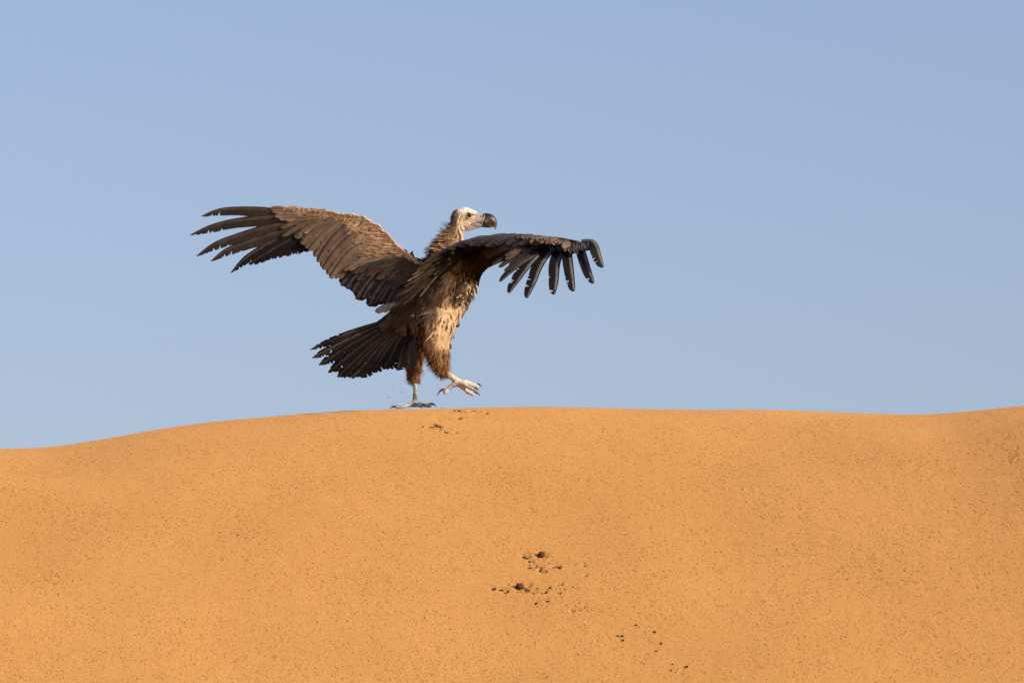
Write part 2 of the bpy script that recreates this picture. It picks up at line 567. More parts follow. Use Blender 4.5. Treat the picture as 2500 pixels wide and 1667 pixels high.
def feather(name, pts, wl, wr, col, N, parent, prof='second', n=26, fray=0.0, fray_side=0, tip=None, edge=None,
            shaft=None, camber=0.18, lift=0.0, sweep=0.5, seed=None, mat=None, thick_shaft=1.0):
    """One feather. pts: shaft as (photo x, photo y, depth); wl/wr: vane widths in photo pixels to the left and
    right of the way from root to tip; N: the side that faces up (dorsal)."""
    rg = np.random.default_rng(seed if seed is not None else RNG.integers(1 << 30))
    c = catmull(np.array([P(*p) for p in pts]), n)
    N = unit(N)
    T = unit(np.gradient(c, axis=0))
    V = FWD
    E = np.cross(V, T)                      # lies in the image plane, to one side of the shaft
    E = unit(E)
    den = float(V @ N)
    if abs(den) < 0.3:
        den = math.copysign(0.3, den if den else -1)
    A = E - (E @ N)[:, None] / den * V
    ln = np.linalg.norm(A, axis=1, keepdims=True)
    A = A / ln * np.minimum(ln, 1.9)
    Nn = unit(np.cross(A, T))
    Nn = Nn * np.sign((Nn @ N))[:, None]
    t = np.linspace(0, 1, n)
    pw = np.interp(t, *PROFILES[prof])
    c = c + Nn * lift
    # jitter of vane edge, with splits between the barbs
    def edge_w(side):
        w = pw * (1 + 0.010 * rg.standard_normal(n))
        if fray > 0 and fray_side in (0, side):
            for q in range(int(fray * 4) + 1):
                k = int(n * (0.60 + 0.37 * rg.random()))
                w[k] *= rg.uniform(0.40, 0.70) if q % 3 == 0 else rg.uniform(0.74, 0.92)
            w[int(n * .72):] *= rg.uniform(1 - 0.07 * fray, 1, n - int(n * .72))
        return w
    wL = edge_w(1) * wl / PXM
    wR = edge_w(2) * wr / PXM
    us = [-1, -0.72, -0.32, -0.06, 0.06, 0.32, 0.72, 1]
    rows = []
    cols = []
    uvs = []
    L = np.linalg.norm(np.diff(c, axis=0), axis=1).sum()
    tipc = np.asarray(tip if tip is not None else col)
    edgec = np.asarray(edge if edge is not None else col)
    shc = np.asarray(shaft if shaft is not None else col * 1.15)
    base = np.asarray(col) * rg.uniform(0.88, 1.12)
    swp = (sweep * (1 - (0.3 if prof == 'blade' else 1.0) * np.clip((t - 0.6) / 0.4, 0, 1) ** 1.5))[:, None]
    for u in us:
        w = wL if u < 0 else wR
        off = abs(u)
        if off < 0.1:
            wv = np.full(n, 0.8 / PXM * thick_shaft) * (1 - 0.75 * t)
            p = c + A * (math.copysign(1, u) * wv)[:, None] + Nn * 0.0012
            cc = np.tile(shc, (n, 1))
        else:
            p = c + A * (u * w)[:, None] + T * swp * (off * w)[:, None] - Nn * (camber * off * off * w)[:, None]
            k = np.clip((off - 0.55) / 0.45, 0, 1)
            kt = np.clip((t - 0.72) / 0.28, 0, 1)[:, None]
            cc = base * (1 - k) + edgec * k
            cc = cc * (1 - kt * 0.8) + tipc * kt * 0.8
            cc = cc * (1 + 0.06 * rg.standard_normal((n, 1)))
        rows.append(p)
        cols.append(cc)
        uvs.append(np.stack([np.full(n, u) + 3 * rg.random(), (t + (off * w.mean() / L)) * L], 1))
    m = len(us)
    Vv = np.stack(rows, 1).reshape(-1, 3)
    Cc = np.stack(cols, 1).reshape(-1, 3)
    Uu = np.stack(uvs, 1).reshape(-1, 2)
    idx = np.arange(n * m).reshape(n, m)
    q = np.stack([idx[:-1, :-1], idx[:-1, 1:], idx[1:, 1:], idx[1:, :-1]], -1).reshape(-1, 4)
    return link(name, np_mesh(name, Vv, q, cols=Cc, uvs=Uu), mat or M_FEATHER, parent)


# ---- body: one continuous surface grown round a chain of swellings
def chain(pts, out):
    """pts: (px, py, depth, radius px[, depth radius factor])"""
    p = np.array([list(q) + [1.0] * (5 - len(q)) for q in pts], float)
    n = 2
    seg = np.linalg.norm(np.diff(p[:, :2], axis=0), axis=1)
    dd = np.abs(np.diff(p[:, 2])) * PXM
    L = np.sqrt(seg ** 2 + dd ** 2).sum()
    n = max(3, int(L / max(1.2, 0.28 * p[:, 3].min())))
    n = min(n, 60)
    c = catmull(p, n)
    for q in c:
        out.append((P(q[0], q[1], q[2]), max(q[3], 1.0) / PXM, q[4]))


def head_color(px, py, d):
    skin = np.array([0.43, 0.36, 0.26])
    c = skin.copy()
    k = 1 / (1 + math.exp((py - (516 + 0.10 * (px - 1120))) / 2.5)) * (1 / (1 + math.exp(-(px - 1116) / 3)))
    c = c * (1 - k) + np.array([0.83, 0.80, 0.72]) * k
    nape = 1 / (1 + math.exp((px - (1116 - 0.02 * (py - 540))) / 3.0))
    c = c * (1 - nape) + np.array([0.115, 0.080, 0.050]) * nape
    cere = 1 / (1 + math.exp(-(px - (1159 + 0.0 * py)) / 2.5)) * (1 / (1 + math.exp(-(py - 519) / 2)))
    c = c * (1 - cere) + np.array([0.27, 0.25, 0.24]) * cere
    jaw = math.exp(-(((px - 1153) / 12) ** 2 + ((py - 557) / 5) ** 2))
    c = c * (1 - 0.5 * jaw) + np.array([0.30, 0.22, 0.20]) * 0.5 * jaw
    return c


def body_color(px, py, d):
    n = mnoise.noise(Vector((px * 0.045, py * 0.045, d * 20)))
    n2 = mnoise.noise(Vector((px * 0.13, py * 0.13, d * 40)))
    if py < 574 and 1088 < px < 1215 and d > -0.09:
        return head_color(px, py, d) * (1 + 0.12 * n2)
    if py < 612 and 1085 < px < 1150 and d > -0.08:
        k = 1 / (1 + math.exp(-(px - (1122 + 2 * n)) / 2.5))
        return np.array([0.19, 0.115, 0.060]) * (1 - k) + np.array([0.56, 0.42, 0.26]) * k
    if (py > 936) or (py > 908 and px > 1088):
        if py > 936 and px < 1062:
            return np.array([0.40, 0.385, 0.34]) * (1 + 0.15 * n2)  # planted leg greyer: its shade is put into the colour
        return np.array([0.55, 0.525, 0.455]) * (1 + 0.10 * n2)
    # plumage
    tan = np.array([0.46, 0.325, 0.19])
    dark = np.array([0.036, 0.021, 0.011])
    rust = np.array([0.23, 0.128, 0.058])
    warm = np.array([0.095, 0.056, 0.028])
    thigh = 1 / (1 + math.exp(-(px - (1033 - 0.10 * (py - 780) + 8 * n)) / 4)) * (1 / (1 + math.exp(-(py - (733 + 12 * n)) / 7)))
    low = 1 / (1 + math.exp(-(py - (858 + 16 * n)) / 12))
    right = 1 / (1 + math.exp(-(px - (1146 - 0.30 * (py - 700) + 6 * n)) / 4))
    flank = math.exp(-(((px - 1095 + 0.55 * (py - 680)) / 20) ** 2 + ((py - 683) / 38) ** 2))
    c = dark * (1 + 0.4 * n2)
    c = c * (1 - flank * .9) + tan * 1.3 * flank * .9
    c = c * (1 - thigh) + tan * thigh
    c = c * (1 - low) + rust * low * (0.85 + 0.4 * n)
    if py < 830 and py > 655 and px < 1176:
        mott = warm if n2 < 0.16 else np.array([0.45, 0.38, 0.28])
        c = c * (1 - right * .85) + mott * right * .85
    vent = 1 / (1 + math.exp((px - (1025 + 8 * n)) / 5)) * (1 / (1 + math.exp((py - 850) / 8)))
    c = c * (1 - vent * .8) + warm * (1 + 0.6 * n2) * vent * .8
    return np.maximum(c * (1 + 0.22 * n2), 0.008)


def build_body():
    b = []
    # torso
    chain([(1104, 612, 0.03, 30, 1.0), (1108, 640, 0.01, 46, 1.0), (1100, 685, -0.01, 58, 1.05), (1084, 735, -0.02, 57, 1.1), (1066, 780, -0.02, 46, 1.1), (1045, 800, -0.02, 32, 1.0)], b)
    chain([(1052, 745, -0.02, 40), (1012, 775, -0.05, 30), (980, 795, -0.08, 18)], b)          # towards the tail
    chain([(1050, 725, -0.01, 34), (1012, 742, -0.02, 26), (975, 762, -0.03, 17), (945, 780, -0.04, 9)], b)     # rump
    chain([(1100, 770, -0.07, 24), (1112, 748, -0.06, 22), (1120, 735, -0.05, 17)], b)                # full crop beside the thigh
    chain([(1145, 668, 0.0, 16), (1146, 698, -0.01, 18), (1130, 735, -0.01, 18)], b)            # crop and breast
    # neck and head
    chain([(1092, 622, 0.03, 38), (1098, 598, 0.03, 31), (1108, 577, 0.03, 23), (1115, 558, 0.03, 19.5)], b)
    chain([(1116, 562, 0.03, 19), (1117, 545, 0.03, 19.5), (1121, 530, 0.03, 20.5), (1129, 526, 0.03, 20.5), (1142, 528, 0.03, 18.5, .95), (1155, 531, 0.03, 14.5, .9)], b)
    chain([(1125, 545, 0.03, 16), (1140, 548, 0.03, 16, .9), (1152, 547, 0.03, 12.5, .85)], b)
    chain([(1150, 536, 0.03, 16, .85), (1165, 536.5, 0.03, 13.2, .85), (1182, 537.5, 0.03, 12.5, .8)], b)
    chain([(1145, 553, 0.03, 12, .8), (1160, 551, 0.03, 8, .8), (1182, 547.5, 0.03, 6.5, .8)], b)
    chain([(1136, 512.5, 0.012, 8), (1150, 516, 0.01, 6), (1164, 522, 0.015, 5)], b)            # brow ridge
    # near leg, lifted
    chain([(1070, 790, -0.09, 44), (1067, 830, -0.10, 33), (1069, 865, -0.10, 26), (1078, 893, -0.10, 17), (1088, 908, -0.10, 9.5)], b)
    chain([(1084, 903, -0.10, 8.5), (1096, 915, -0.10, 8.2), (1110, 925, -0.10, 7.6), (1121, 933, -0.10, 8.4)], b)
    chain([(1121, 933, -0.10, 8), (1136, 933, -0.095, 6.8), (1150, 938, -0.09, 6.2), (1164, 943, -0.085, 6)], b)
    chain([(1118, 936, -0.10, 8), (1130, 946, -0.115, 5.8), (1143, 957, -0.125, 5.4), (1155, 962, -0.13, 5.4)], b)
    chain([(1118, 936, -0.10, 7), (1133, 939, -0.13, 5.4), (1147, 947, -0.155, 5), (1160, 951, -0.17, 5)], b)
    chain([(1116, 936, -0.10, 8), (1104, 941, -0.095, 6.6), (1094, 950, -0.09, 6), (1087, 957, -0.09, 6.6)], b)
    # far leg, planted
    chain([(1046, 790, 0.07, 40), (1022, 835, 0.08, 24), (1012, 880, 0.08, 19), (1011, 915, 0.08, 14), (1013, 938, 0.07, 8)], b)
    chain([(1013, 930, 0.07, 7), (1014, 955, 0.05, 5.8), (1012, 978, 0.03, 6.4), (1012, 986, 0.02, 8.5)], b)
    chain([(1012, 987, 0.02, 7), (1024, 987, 0.02, 6), (1036, 989, 0.01, 5.4), (1049, 990, 0.0, 5.6)], b)
    chain([(1012, 987, 0.02, 7), (1022, 989, -0.03, 5.2), (1030, 992, -0.07, 5)], b)
    chain([(1012, 987, 0.02, 7), (1020, 987, 0.07, 5), (1030, 990, 0.11, 5)], b)
    chain([(1012, 986, 0.02, 7.5), (998, 989, 0.01, 5.6), (984, 993, 0.0, 4.6), (968, 994.5, 0.0, 4.4)], b)
    # the bones of the wings
    chain([(1098, 655, 0.06, 32), (1050, 652, 0.10, 20), (1010, 640, 0.14, 13), (950, 592, 0.25, 10), (900, 550, 0.33, 10), (860, 540, 0.37, 9), (780, 529, 0.42, 6), (700, 523, 0.49, 3)], b)
    chain([(1120, 660, -0.05, 36), (1160, 630, -0.15, 24), (1205, 610, -0.28, 15), (1270, 592, -0.44, 11), (1340, 586, -0.58, 9), (1390, 590, -0.66, 7), (1430, 597, -0.72, 4)], b)
    bm = bmesh.new()
    for (p, r, f) in b:
        mt = Matrix.Translation(Vector(p)) @ Matrix.Diagonal((r, r * f, r, 1))
        bmesh.ops.create_icosphere(bm, subdivisions=2, radius=1.0, matrix=mt)
    me = bpy.data.meshes.new('body')
    bm.to_mesh(me)
    bm.free()
    o = bpy.data.objects.new('body', me)
    C.objects.link(o)
    md = o.modifiers.new('r', 'REMESH')
    md.mode = 'VOXEL'
    md.voxel_size = 0.0042
    ms = o.modifiers.new('s', 'SMOOTH')
    ms.factor = 0.5
    ms.iterations = 5
    dg = bpy.context.evaluated_depsgraph_get()
    me2 = bpy.data.meshes.new_from_object(o.evaluated_get(dg))
    C.objects.unlink(o)
    bpy.data.objects.remove(o)
    bpy.data.meshes.remove(me)
    me2.name = 'body'
    n = len(me2.vertices)
    co = np.empty(n * 3, np.float32)
    me2.vertices.foreach_get('co', co)
    co = co.reshape(-1, 3)
    # wrinkles of the bare head and leg scales
    no = np.empty(n * 3, np.float32)
    me2.vertices.foreach_get('normal', no)
    no = no.reshape(-1, 3)
    px, py = pix(co)
    cols = np.ones((n, 4), np.float32)
    for i in range(n):
        cols[i, :3] = body_color(px[i], py[i], co[i, 1])
        if py[i] < 600 and 1095 < px[i] < 1158:
            v = Vector(co[i] * 62.0)
            w = mnoise.noise(v) + 0.6 * mnoise.noise(v * 2.3)
            co[i] += no[i] * 0.0022 * w
    cols[:, :3] = np.clip(cols[:, :3], 0, 1)
    me2.vertices.foreach_set('co', co.ravel())
    a = me2.color_attributes.new('Col', 'FLOAT_COLOR', 'POINT')
    a.data.foreach_set('color', cols.ravel())
    me2.update()
    me2.materials.clear()
    ob = link('body', me2, M_BODY, VULT)
    return ob, co, no, px, py


BODY, BCO, BNO, BPX, BPY = build_body()


# ---- small loose feathers joined into one mass
class Tufts:
    def __init__(self):
        self.v, self.q, self.c, self.u, self.n = [], [], [], [], 0

    def add(self, root, dirv, nrm, length, width, col, lift=0.2, curl=0.0, rows=4, tipcol=None, side=None):
        d = unit(dirv)
        nn = unit(nrm)
        s = unit(np.cross(d, nn)) if side is None else unit(side)
        prof = np.interp(np.linspace(0, 1, rows + 1), [0, .3, .7, 1], [.5, 1, .85, .08])
        vs, cs, us = [], [], []
        for k in range(rows + 1):
            t = k / rows
            p = root + d * (length * t) + nn * (length * (lift * t - curl * t * t)) + nn * 0.0008
            w = width * prof[k] * 0.5
            vs += [p - s * w - nn * w * 0.25, p + nn * w * 0.15, p + s * w - nn * w * 0.25]
            cc = col if tipcol is None else col * (1 - t) + tipcol * t
            cs += [cc * 0.92, cc * 1.08, cc * 0.92]
            us += [(-1, t * length), (0, t * length), (1, t * length)]
        b = self.n
        for k in range(rows):
            for j in range(2):
                i = b + k * 3 + j
                self.q.append((i, i + 1, i + 4, i + 3))
        self.v += vs
        self.c += cs
        self.u += us
        self.n += len(vs)

    def build(self, name, parent, mat=None):
        me = np_mesh(name, np.array(self.v), self.q, cols=np.array(self.c), uvs=np.array(self.u))
        o = link(name, me, mat or M_FEATHER, parent)
        o['kind'] = 'stuff'
        return o


def body_flow(px, py, p, n):
    """which way the plumage lies"""
    if py < 640 and px > 1040 and px < 1140:
        f = np.array([-0.55, -0.1, -0.85])
    elif py > 800:
        f = np.array([-0.05, 0, -1.0]) if px > 1030 else np.array([-0.15, -0.1, -1.0])
    else:
        f = np.array([-0.40, -0.12, -0.90])
    return f


def plumage():
    T = Tufts()
    rg = np.random.default_rng(21)
    n = len(BCO)
    ok = (BPY > 606) & (BPY < 925) & (BPX > 930) & (BPX < 1180)
    ok &= ~((BPY > 905) & (BPX > 1084))
    ids = np.nonzero(ok)[0]
    pick = rg.choice(ids, 6500)
    for i in pick:
        p, nr = BCO[i].astype(float), BNO[i].astype(float)
        px, py = BPX[i], BPY[i]
        if 732 < py < 812 and px > 1036 and rg.random() < 0.72:
            continue
        f = body_flow(px, py, p, nr) + 0.22 * rg.standard_normal(3)
        f = f - nr * (f @ nr)
        if np.linalg.norm(f) < 0.15:
            continue
        col = body_color(px + 4 * rg.standard_normal(), py + 5 * rg.standard_normal(), p[1]) * rg.uniform(0.85, 1.15)
        if py > 835:
            L, w, rows = rg.uniform(0.022, 0.05), rg.uniform(0.004, 0.009), 3
            lift = rg.uniform(0.05, 0.35)
        elif py > 735 and px > 1035:
            L, w, rows = rg.uniform(0.035, 0.08), rg.uniform(0.010, 0.022), 4
            lift = rg.uniform(0.0, 0.05)
        else:
            L, w, rows = rg.uniform(0.03, 0.07), rg.uniform(0.010, 0.022), 4
            lift = rg.uniform(0.02, 0.14)
        T.add(p - nr * 0.002, f, nr, L, w, col, lift, lift * 0.5, rows, tipcol=col * rg.uniform(0.8, 1.3))
    # hair-like fringe on the trousers
    ok = (BPY > 850) & (BPY < 928) & (BPX > 970) & (BPX < 1100) & ~((BPY > 908) & (BPX > 1086))
    ids = np.nonzero(ok)[0]
    for i in rg.choice(ids, 2600):
        p, nr = BCO[i].astype(float), BNO[i].astype(float)
        f = np.array([-0.1, 0, -1.0]) + 0.3 * rg.standard_normal(3) + nr * 0.25
        col = np.array([0.24, 0.125, 0.052]) * rg.uniform(0.5, 1.5)
        T.add(p, f, nr, rg.uniform(0.015, 0.04), rg.uniform(0.0014, 0.003), col, rg.uniform(0, 0.3), 0.1, 3)
    T.build('plumage', VULT)


plumage()


def breast_feathers():
    """the pointed dark feathers along the breast and the white down that shows between them"""
    rg = np.random.default_rng(63)
    edge = [(1163, 655), (1166, 672), (1167, 684), (1163, 697), (1159, 707), (1155, 717), (1148, 728), (1145, 738), (1138, 747), (1124, 764), (1122, 778), (1120, 790), (1108, 822), (1100, 846), (1098, 868)]
    for k, (x, y) in enumerate(edge):
        for q in range(2):
            x1, y1 = x - 3 - 7 * q + rg.normal(), y - 9 + rg.normal() * 2
            x2, y2 = x - 4 * q + rg.normal() * 1.2, y + 8 + rg.normal() * 2
            d = -0.015 - 0.03 * q
            col = np.array([0.045, 0.028, 0.016]) if y < 800 else np.array([0.13, 0.075, 0.036])
            feather('breast_feather', [(x1, y1, d), ((x1 + x2) / 2 + 1, (y1 + y2) / 2, d), (x2, y2, d)], 3.4, 3.2, col * rg.uniform(.7, 1.3), np.array([0.6, -0.75, 0.2]), BODY, prof='covert', n=9,
                    edge=col * 2.0, camber=0.4, seed=700 + 2 * k + q)
    T = Tufts()
    for (x, y, m) in [(1118, 722, 6), (1124, 735, 8), (1129, 745, 6), (1136, 712, 5), (1141, 722, 5), (1131, 728, 5), (1146, 700, 5), (1138, 733, 5), (1113, 784, 5), (1148, 712, 4), (1128, 690, 4), (1122, 681, 3)]:
        j = np.argmin((BPX - x) ** 2 + (BPY - y) ** 2 + 4e5 * np.maximum(BCO[:, 1] - 0.02, 0) + 300 * BCO[:, 1])
        for _ in range(max(2, m - 2)):
            p = BCO[j].astype(float) + rg.normal(size=3) * 0.006
            T.add(p + BNO[j] * 0.006, np.array([-0.1, -0.1, -1.0]) + 0.5 * rg.normal(size=3), BNO[j].astype(float), rg.uniform(0.008, 0.016), rg.uniform(.006, .011), np.array([0.40, 0.35, 0.28]) * rg.uniform(.6, 1.1), .1, .1, 3)
    T.build('white_down', VULT)


breast_feathers()


def ruff():
    T = Tufts()
    rg = np.random.default_rng(5)
    ok = (BPY > 545) & (BPY < 655) & (BPX > 1035) & (BPX < 1128)
    ids = np.nonzero(ok)[0]
    for i in rg.choice(ids, 1700):
        p, nr = BCO[i].astype(float), BNO[i].astype(float)
        px, py = BPX[i], BPY[i]
        front = (px - 1118 + 0.25 * (py - 575)) > 0
        back = np.clip((1112 - px) / 25, 0, 1)
        if py < 570 and px > 1104:
            continue
        f = np.array([-0.35 - 0.9 * back, 0.0, -0.75 + 0.55 * back]) + 0.28 * rg.standard_normal(3)
        col = np.array([0.20, 0.125, 0.065]) * rg.uniform(0.4, 1.5)
        if py > 590 and rg.random() < 0.35:
            col = np.array([0.42, 0.26, 0.12]) * rg.uniform(0.6, 1.2)
        if py > 610 and px < 1075:
            col = np.array([0.085, 0.065, 0.05]) * rg.uniform(0.6, 1.4)
        if front and py > 570:
            if py < 595 and rg.random() < .6:
                continue
            col = np.array([0.46, 0.32, 0.17]) * rg.uniform(0.7, 1.2)
        L = rg.uniform(0.018, 0.042) * (0.7 if py < 570 else 1.0)
        T.add(p, f, nr, L, rg.uniform(0.002, 0.006), col, rg.uniform(0.1, 0.5), rg.uniform(0.0, 0.4), 4)
    # long curled wisps on the nape
    for (x, y, dx, dy) in [(1095, 555, -20, -5), (1094, 560, -24, 2), (1093, 564, -25, 6), (1092, 569, -23, 6), (1094, 552, -14, -2),
                           (1080, 585, -14, -6), (1072, 592, -16, 2), (1066, 598, -14, -3), (1078, 590, -20, 3), (1062, 606, -10, -2), (1094, 549, -8, 0)]:
        for _ in range(3):
            a = P(x + rg.normal() * 2, y + rg.normal() * 2, 0.03 + 0.03 * rg.normal())
            e = P(x + dx + rg.normal() * 3, y + dy + rg.normal() * 3, 0.03 + 0.03 * rg.normal())
            dv = e - a
            T.add(a - dv * .2, dv, np.array([0, 0, -1.0]), np.linalg.norm(dv) * 1.2, 0.0022, np.array([0.075, 0.055, 0.042]), 0.25, 0.6, 6, side=np.array([0.2, 0.3, 0.9]))
    T.build('neck_ruff', VULT)


ruff()


# ---- head details
def loft(name, rings, cols, mat, parent, seg=18, cap=True):
    """rings: list of (centre, axis a, axis b)"""
    vs, cs = [], []
    ang = np.linspace(0, 2 * math.pi, seg, endpoint=False)
    for (c, a, b), col in zip(rings, cols):
        vs.append(c[None] + np.cos(ang)[:, None] * a[None] + np.sin(ang)[:, None] * b[None])
        cs.append(np.tile(np.asarray(col, float), (seg, 1)))
    V = np.concatenate(vs)
    Cc = np.concatenate(cs)
    q, tr = [], []
    for i in range(len(rings) - 1):
        for j in range(seg):
            k = (j + 1) % seg
            q.append((i * seg + j, i * seg + k, (i + 1) * seg + k, (i + 1) * seg + j))
    if cap:
        n0 = len(V)
        V = np.vstack([V, rings[0][0][None], rings[-1][0][None]])
        Cc = np.vstack([Cc, Cc[:1], Cc[-1:]])
        for j in range(seg):
            k = (j + 1) % seg
            tr.append((n0, k, j))
            e = (len(rings) - 1) * seg
            tr.append((n0 + 1, e + j, e + k))
    return link(name, np_mesh(name, V, q, tr, cols=Cc), mat, parent)


def tube_rings(pts, radii, depth_f=1.0, n=14):
    p = catmull(np.array([P(*q) for q in pts]), n)
    r = np.interp(np.linspace(0, 1, n), np.linspace(0, 1, len(radii)), radii) / PXM
    T = unit(np.gradient(p, axis=0))
    rings = []
    for i in range(n):
        a = unit(np.cross(T[i], FWD)) * r[i]
        b = unit(np.cross(a, T[i])) * r[i] * depth_f
        rings.append((p[i], a, b))
    return rings


def head_parts():
    D = 0.03
    n = 16
    horn = [np.array([0.018, 0.0165, 0.0145])] * n
    # upper mandible: deep, strongly arched, ends in a hook
    cen = [(1181, 538, D), (1188, 537.5, D), (1196, 539, D), (1203.5, 544, D), (1208, 550, D), (1209.3, 556, D), (1208.4, 561, D)]
    rings = tube_rings(cen, [16.5, 17.2, 16.4, 13.2, 8.6, 3.8, 0.5], 0.62, n)
    cols = []
    for i in range(n):
        k = np.clip((i / n - 0.62) / 0.3, 0, 1)
        cols.append(horn[0] * (1 - k) + np.array([0.26, 0.17, 0.085]) * k)
    o = loft('beak', rings, cols, M_BEAK, VULT, 22)
    me = o.data
    co = np.empty(len(me.vertices) * 3, np.float32)
    me.vertices.foreach_get('co', co)
    px, py = pix(co.reshape(-1, 3))
    a = me.color_attributes['Col']
    cc = np.empty(len(px) * 4, np.float32)
    a.data.foreach_get('color', cc)
    cc = cc.reshape(-1, 4)
    pale = np.exp(-(((px - 1186) / 6.5) ** 2 + ((py - 539.5) / 4.0) ** 2)) * 0.85
    low = np.exp(-(((px - 1199) / 9) ** 2 + ((py - 546) / 4.5) ** 2)) * 0.6
    cc[:, :3] = cc[:, :3] * (1 - pale)[:, None] + np.array([0.20, 0.18, 0.12])[None] * pale[:, None]
    cc[:, :3] = cc[:, :3] * (1 - low)[:, None] + np.array([0.07, 0.05, 0.03])[None] * low[:, None]
    a.data.foreach_set('color', cc.ravel())
    # lower mandible
    r2 = tube_rings([(1178, 548.5, D), (1187, 549.5, D), (1196, 551, D), (1204, 551.5, D)], [6.6, 6.6, 5.6, 2.2], 0.85, 10)
    loft('lower_mandible', r2, [np.array([0.035, 0.026, 0.020])] * 10, M_BEAK, VULT, 16)
    # gape
    front = D - 13.2 * .85 / PXM
    r3 = tube_rings([(1152.5, 546, front + .000), (1162, 545, front - .001), (1174, 543.8, front + .001), (1186, 544, front + .004)], [0.9, 0.8, 0.8, 0.6], 1.0, 10)
    loft('mouth_line', r3, [np.array([0.045, 0.03, 0.028])] * 10, M_BODY, VULT, 8)
    r3 = tube_rings([(1150.5, 548.5, front + .001), (1160, 548.4, front - .001), (1172, 546.6, front + .0005)], [1.3, 1.4, 0.7], 1.0, 10)
    loft('lip', r3, [np.array([0.52, 0.37, 0.33])] * 10, M_BODY, VULT, 8)
    # nostril with its pale rim
    c0 = P(1178.6, 528.5, D - 0.0165)
    loft('nostril', [(c0 + np.array([0, .004, 0]), UPV * 3.0 / PXM, RGT * 1.8 / PXM), (c0, UPV * 4.6 / PXM, RGT * 2.0 / PXM), (c0 - np.array([0, .0015, 0]), UPV * 3.6 / PXM, RGT * 1.4 / PXM)],
         [np.array([0.008, 0.006, 0.006])] * 3, M_BODY, VULT, 14)
    pts = [(1181.5 + 1.2 * math.sin(t), 538 - 17 * (1 - abs(t) / 3.0) * 1.0, D - 0.0165) for t in (0,)]
    rim = tube_rings([(1179.5, 524, D - .0155), (1176.4, 526.5, D - .0175), (1176.2, 530, D - .018), (1178.6, 533, D - .018)], [0.5, 0.9, 0.9, 0.5], 1, 12)
    loft('nostril_rim', rim, [np.array([0.62, 0.58, 0.52])] * 12, M_BODY, VULT, 8)
    edge = tube_rings([(1184.3, 521.4, D - .004), (1182.6, 527, D - .0165), (1180.8, 534, D - .0195), (1179.6, 540, D - .0185)], [0.6, 0.9, 0.9, 0.6], 1, 12)
    loft('cere_edge', edge, [np.array([0.55, 0.52, 0.47])] * 12, M_BODY, VULT, 8)
    # eye: lid ring and ball
    ec = P(1145.8, 526.3, D - 0.0305)
    bm = bmesh.new()
    bmesh.ops.create_uvsphere(bm, u_segments=20, v_segments=14, radius=6.2 / PXM)
    me = bpy.data.meshes.new('eye')
    bm.to_mesh(me)
    bm.free()
    o = link('eye', me, M_EYE, VULT)
    o.location = ec
    ring = []
    for t in np.linspace(0, 2 * math.pi, 29):
        ring.append((1145.8 + 6.2 * math.cos(t), 526.3 + 6.0 * math.sin(t) + (0.9 if math.sin(t) < 0 else 0), D - 0.0345))
    rr = tube_rings(ring, [1.15] * 29, 1.0, 29)
    loft('eyelid', rr, [np.array([0.36, 0.29, 0.20]) if 14 <= i else np.array([0.66, 0.58, 0.45]) for i in range(29)], M_BODY, VULT, 8, cap=False)
    brow = tube_rings([(1137, 521.5, D - .033), (1144, 519.0, D - .036), (1152, 520.5, D - .034), (1159, 524, D - .028)], [0.8, 2.0, 2.0, 0.9], 1, 14)
    loft('brow', brow, [np.array([0.60, 0.50, 0.36])] * 14, M_BODY, VULT, 10)
    # ear fold and lappet
    ear = tube_rings([(1124.5, 521, D - .032), (1121, 532, D - .036), (1116.5, 543, D - .034), (1118, 553, D - .030)], [0.8, 2.4, 2.6, 1.0], 0.7, 16)
    loft('ear_fold', ear, [np.array([0.56, 0.44, 0.29])] * 16, M_BODY, VULT, 12)
    ear = tube_rings([(1126.5, 524, D - .033), (1124.3, 533, D - .036), (1122.0, 541, D - .034)], [0.6, 1.3, 0.7], 0.7, 10)
    loft('ear_opening', ear, [np.array([0.06, 0.04, 0.025])] * 10, M_BODY, VULT, 10)
    lap = tube_rings([(1119.5, 551, D - .031), (1121.5, 562, D - .034), (1126, 575, D - .036), (1128, 590, D - .036)], [1.6, 3.4, 4.4, 4.4], 0.7, 16)
    loft('lappet', lap, [np.array([0.58, 0.45, 0.29])] * 16, M_BODY, VULT, 12)
    chk = tube_rings([(1122, 549, D - .030), (1125, 557, D - .030), (1131, 562.5, D - .027), (1138, 563, D - .024)], [0.5, 0.9, 0.9, 0.5], 1, 12)
    loft('cheek_fold', chk, [np.array([0.07, 0.045, 0.028])] * 12, M_BODY, VULT, 8)
    # bristly crown feathers
    T = Tufts()
    rg = np.random.default_rng(9)
    ok = (BPX > 1098) & (BPX < 1124) & (BPY > 510) & (BPY < 575)
    for i in rg.choice(np.nonzero(ok)[0], 420):
        p, nr = BCO[i].astype(float), BNO[i].astype(float)
        f = np.array([-0.5, 0, -0.8]) + 0.3 * rg.standard_normal(3)
        T.add(p, f, nr, rg.uniform(0.006, 0.013), 0.0018, np.array([0.13, 0.095, 0.062]) * rg.uniform(0.4, 1.6), 0.25, 0.1, 2)
    T.build('head_down', VULT)


head_parts()


def talon(pts, r0):
    rings = tube_rings(pts, [r0, r0 * 1.02, r0 * 0.8, r0 * 0.45, 0.25], 0.8, 14)
    cols = [np.array([0.075, 0.062, 0.052]) * (1.5 if i < 3 else 1) for i in range(14)]
    loft('talon', rings, cols, M_CLAW, VULT, 10)


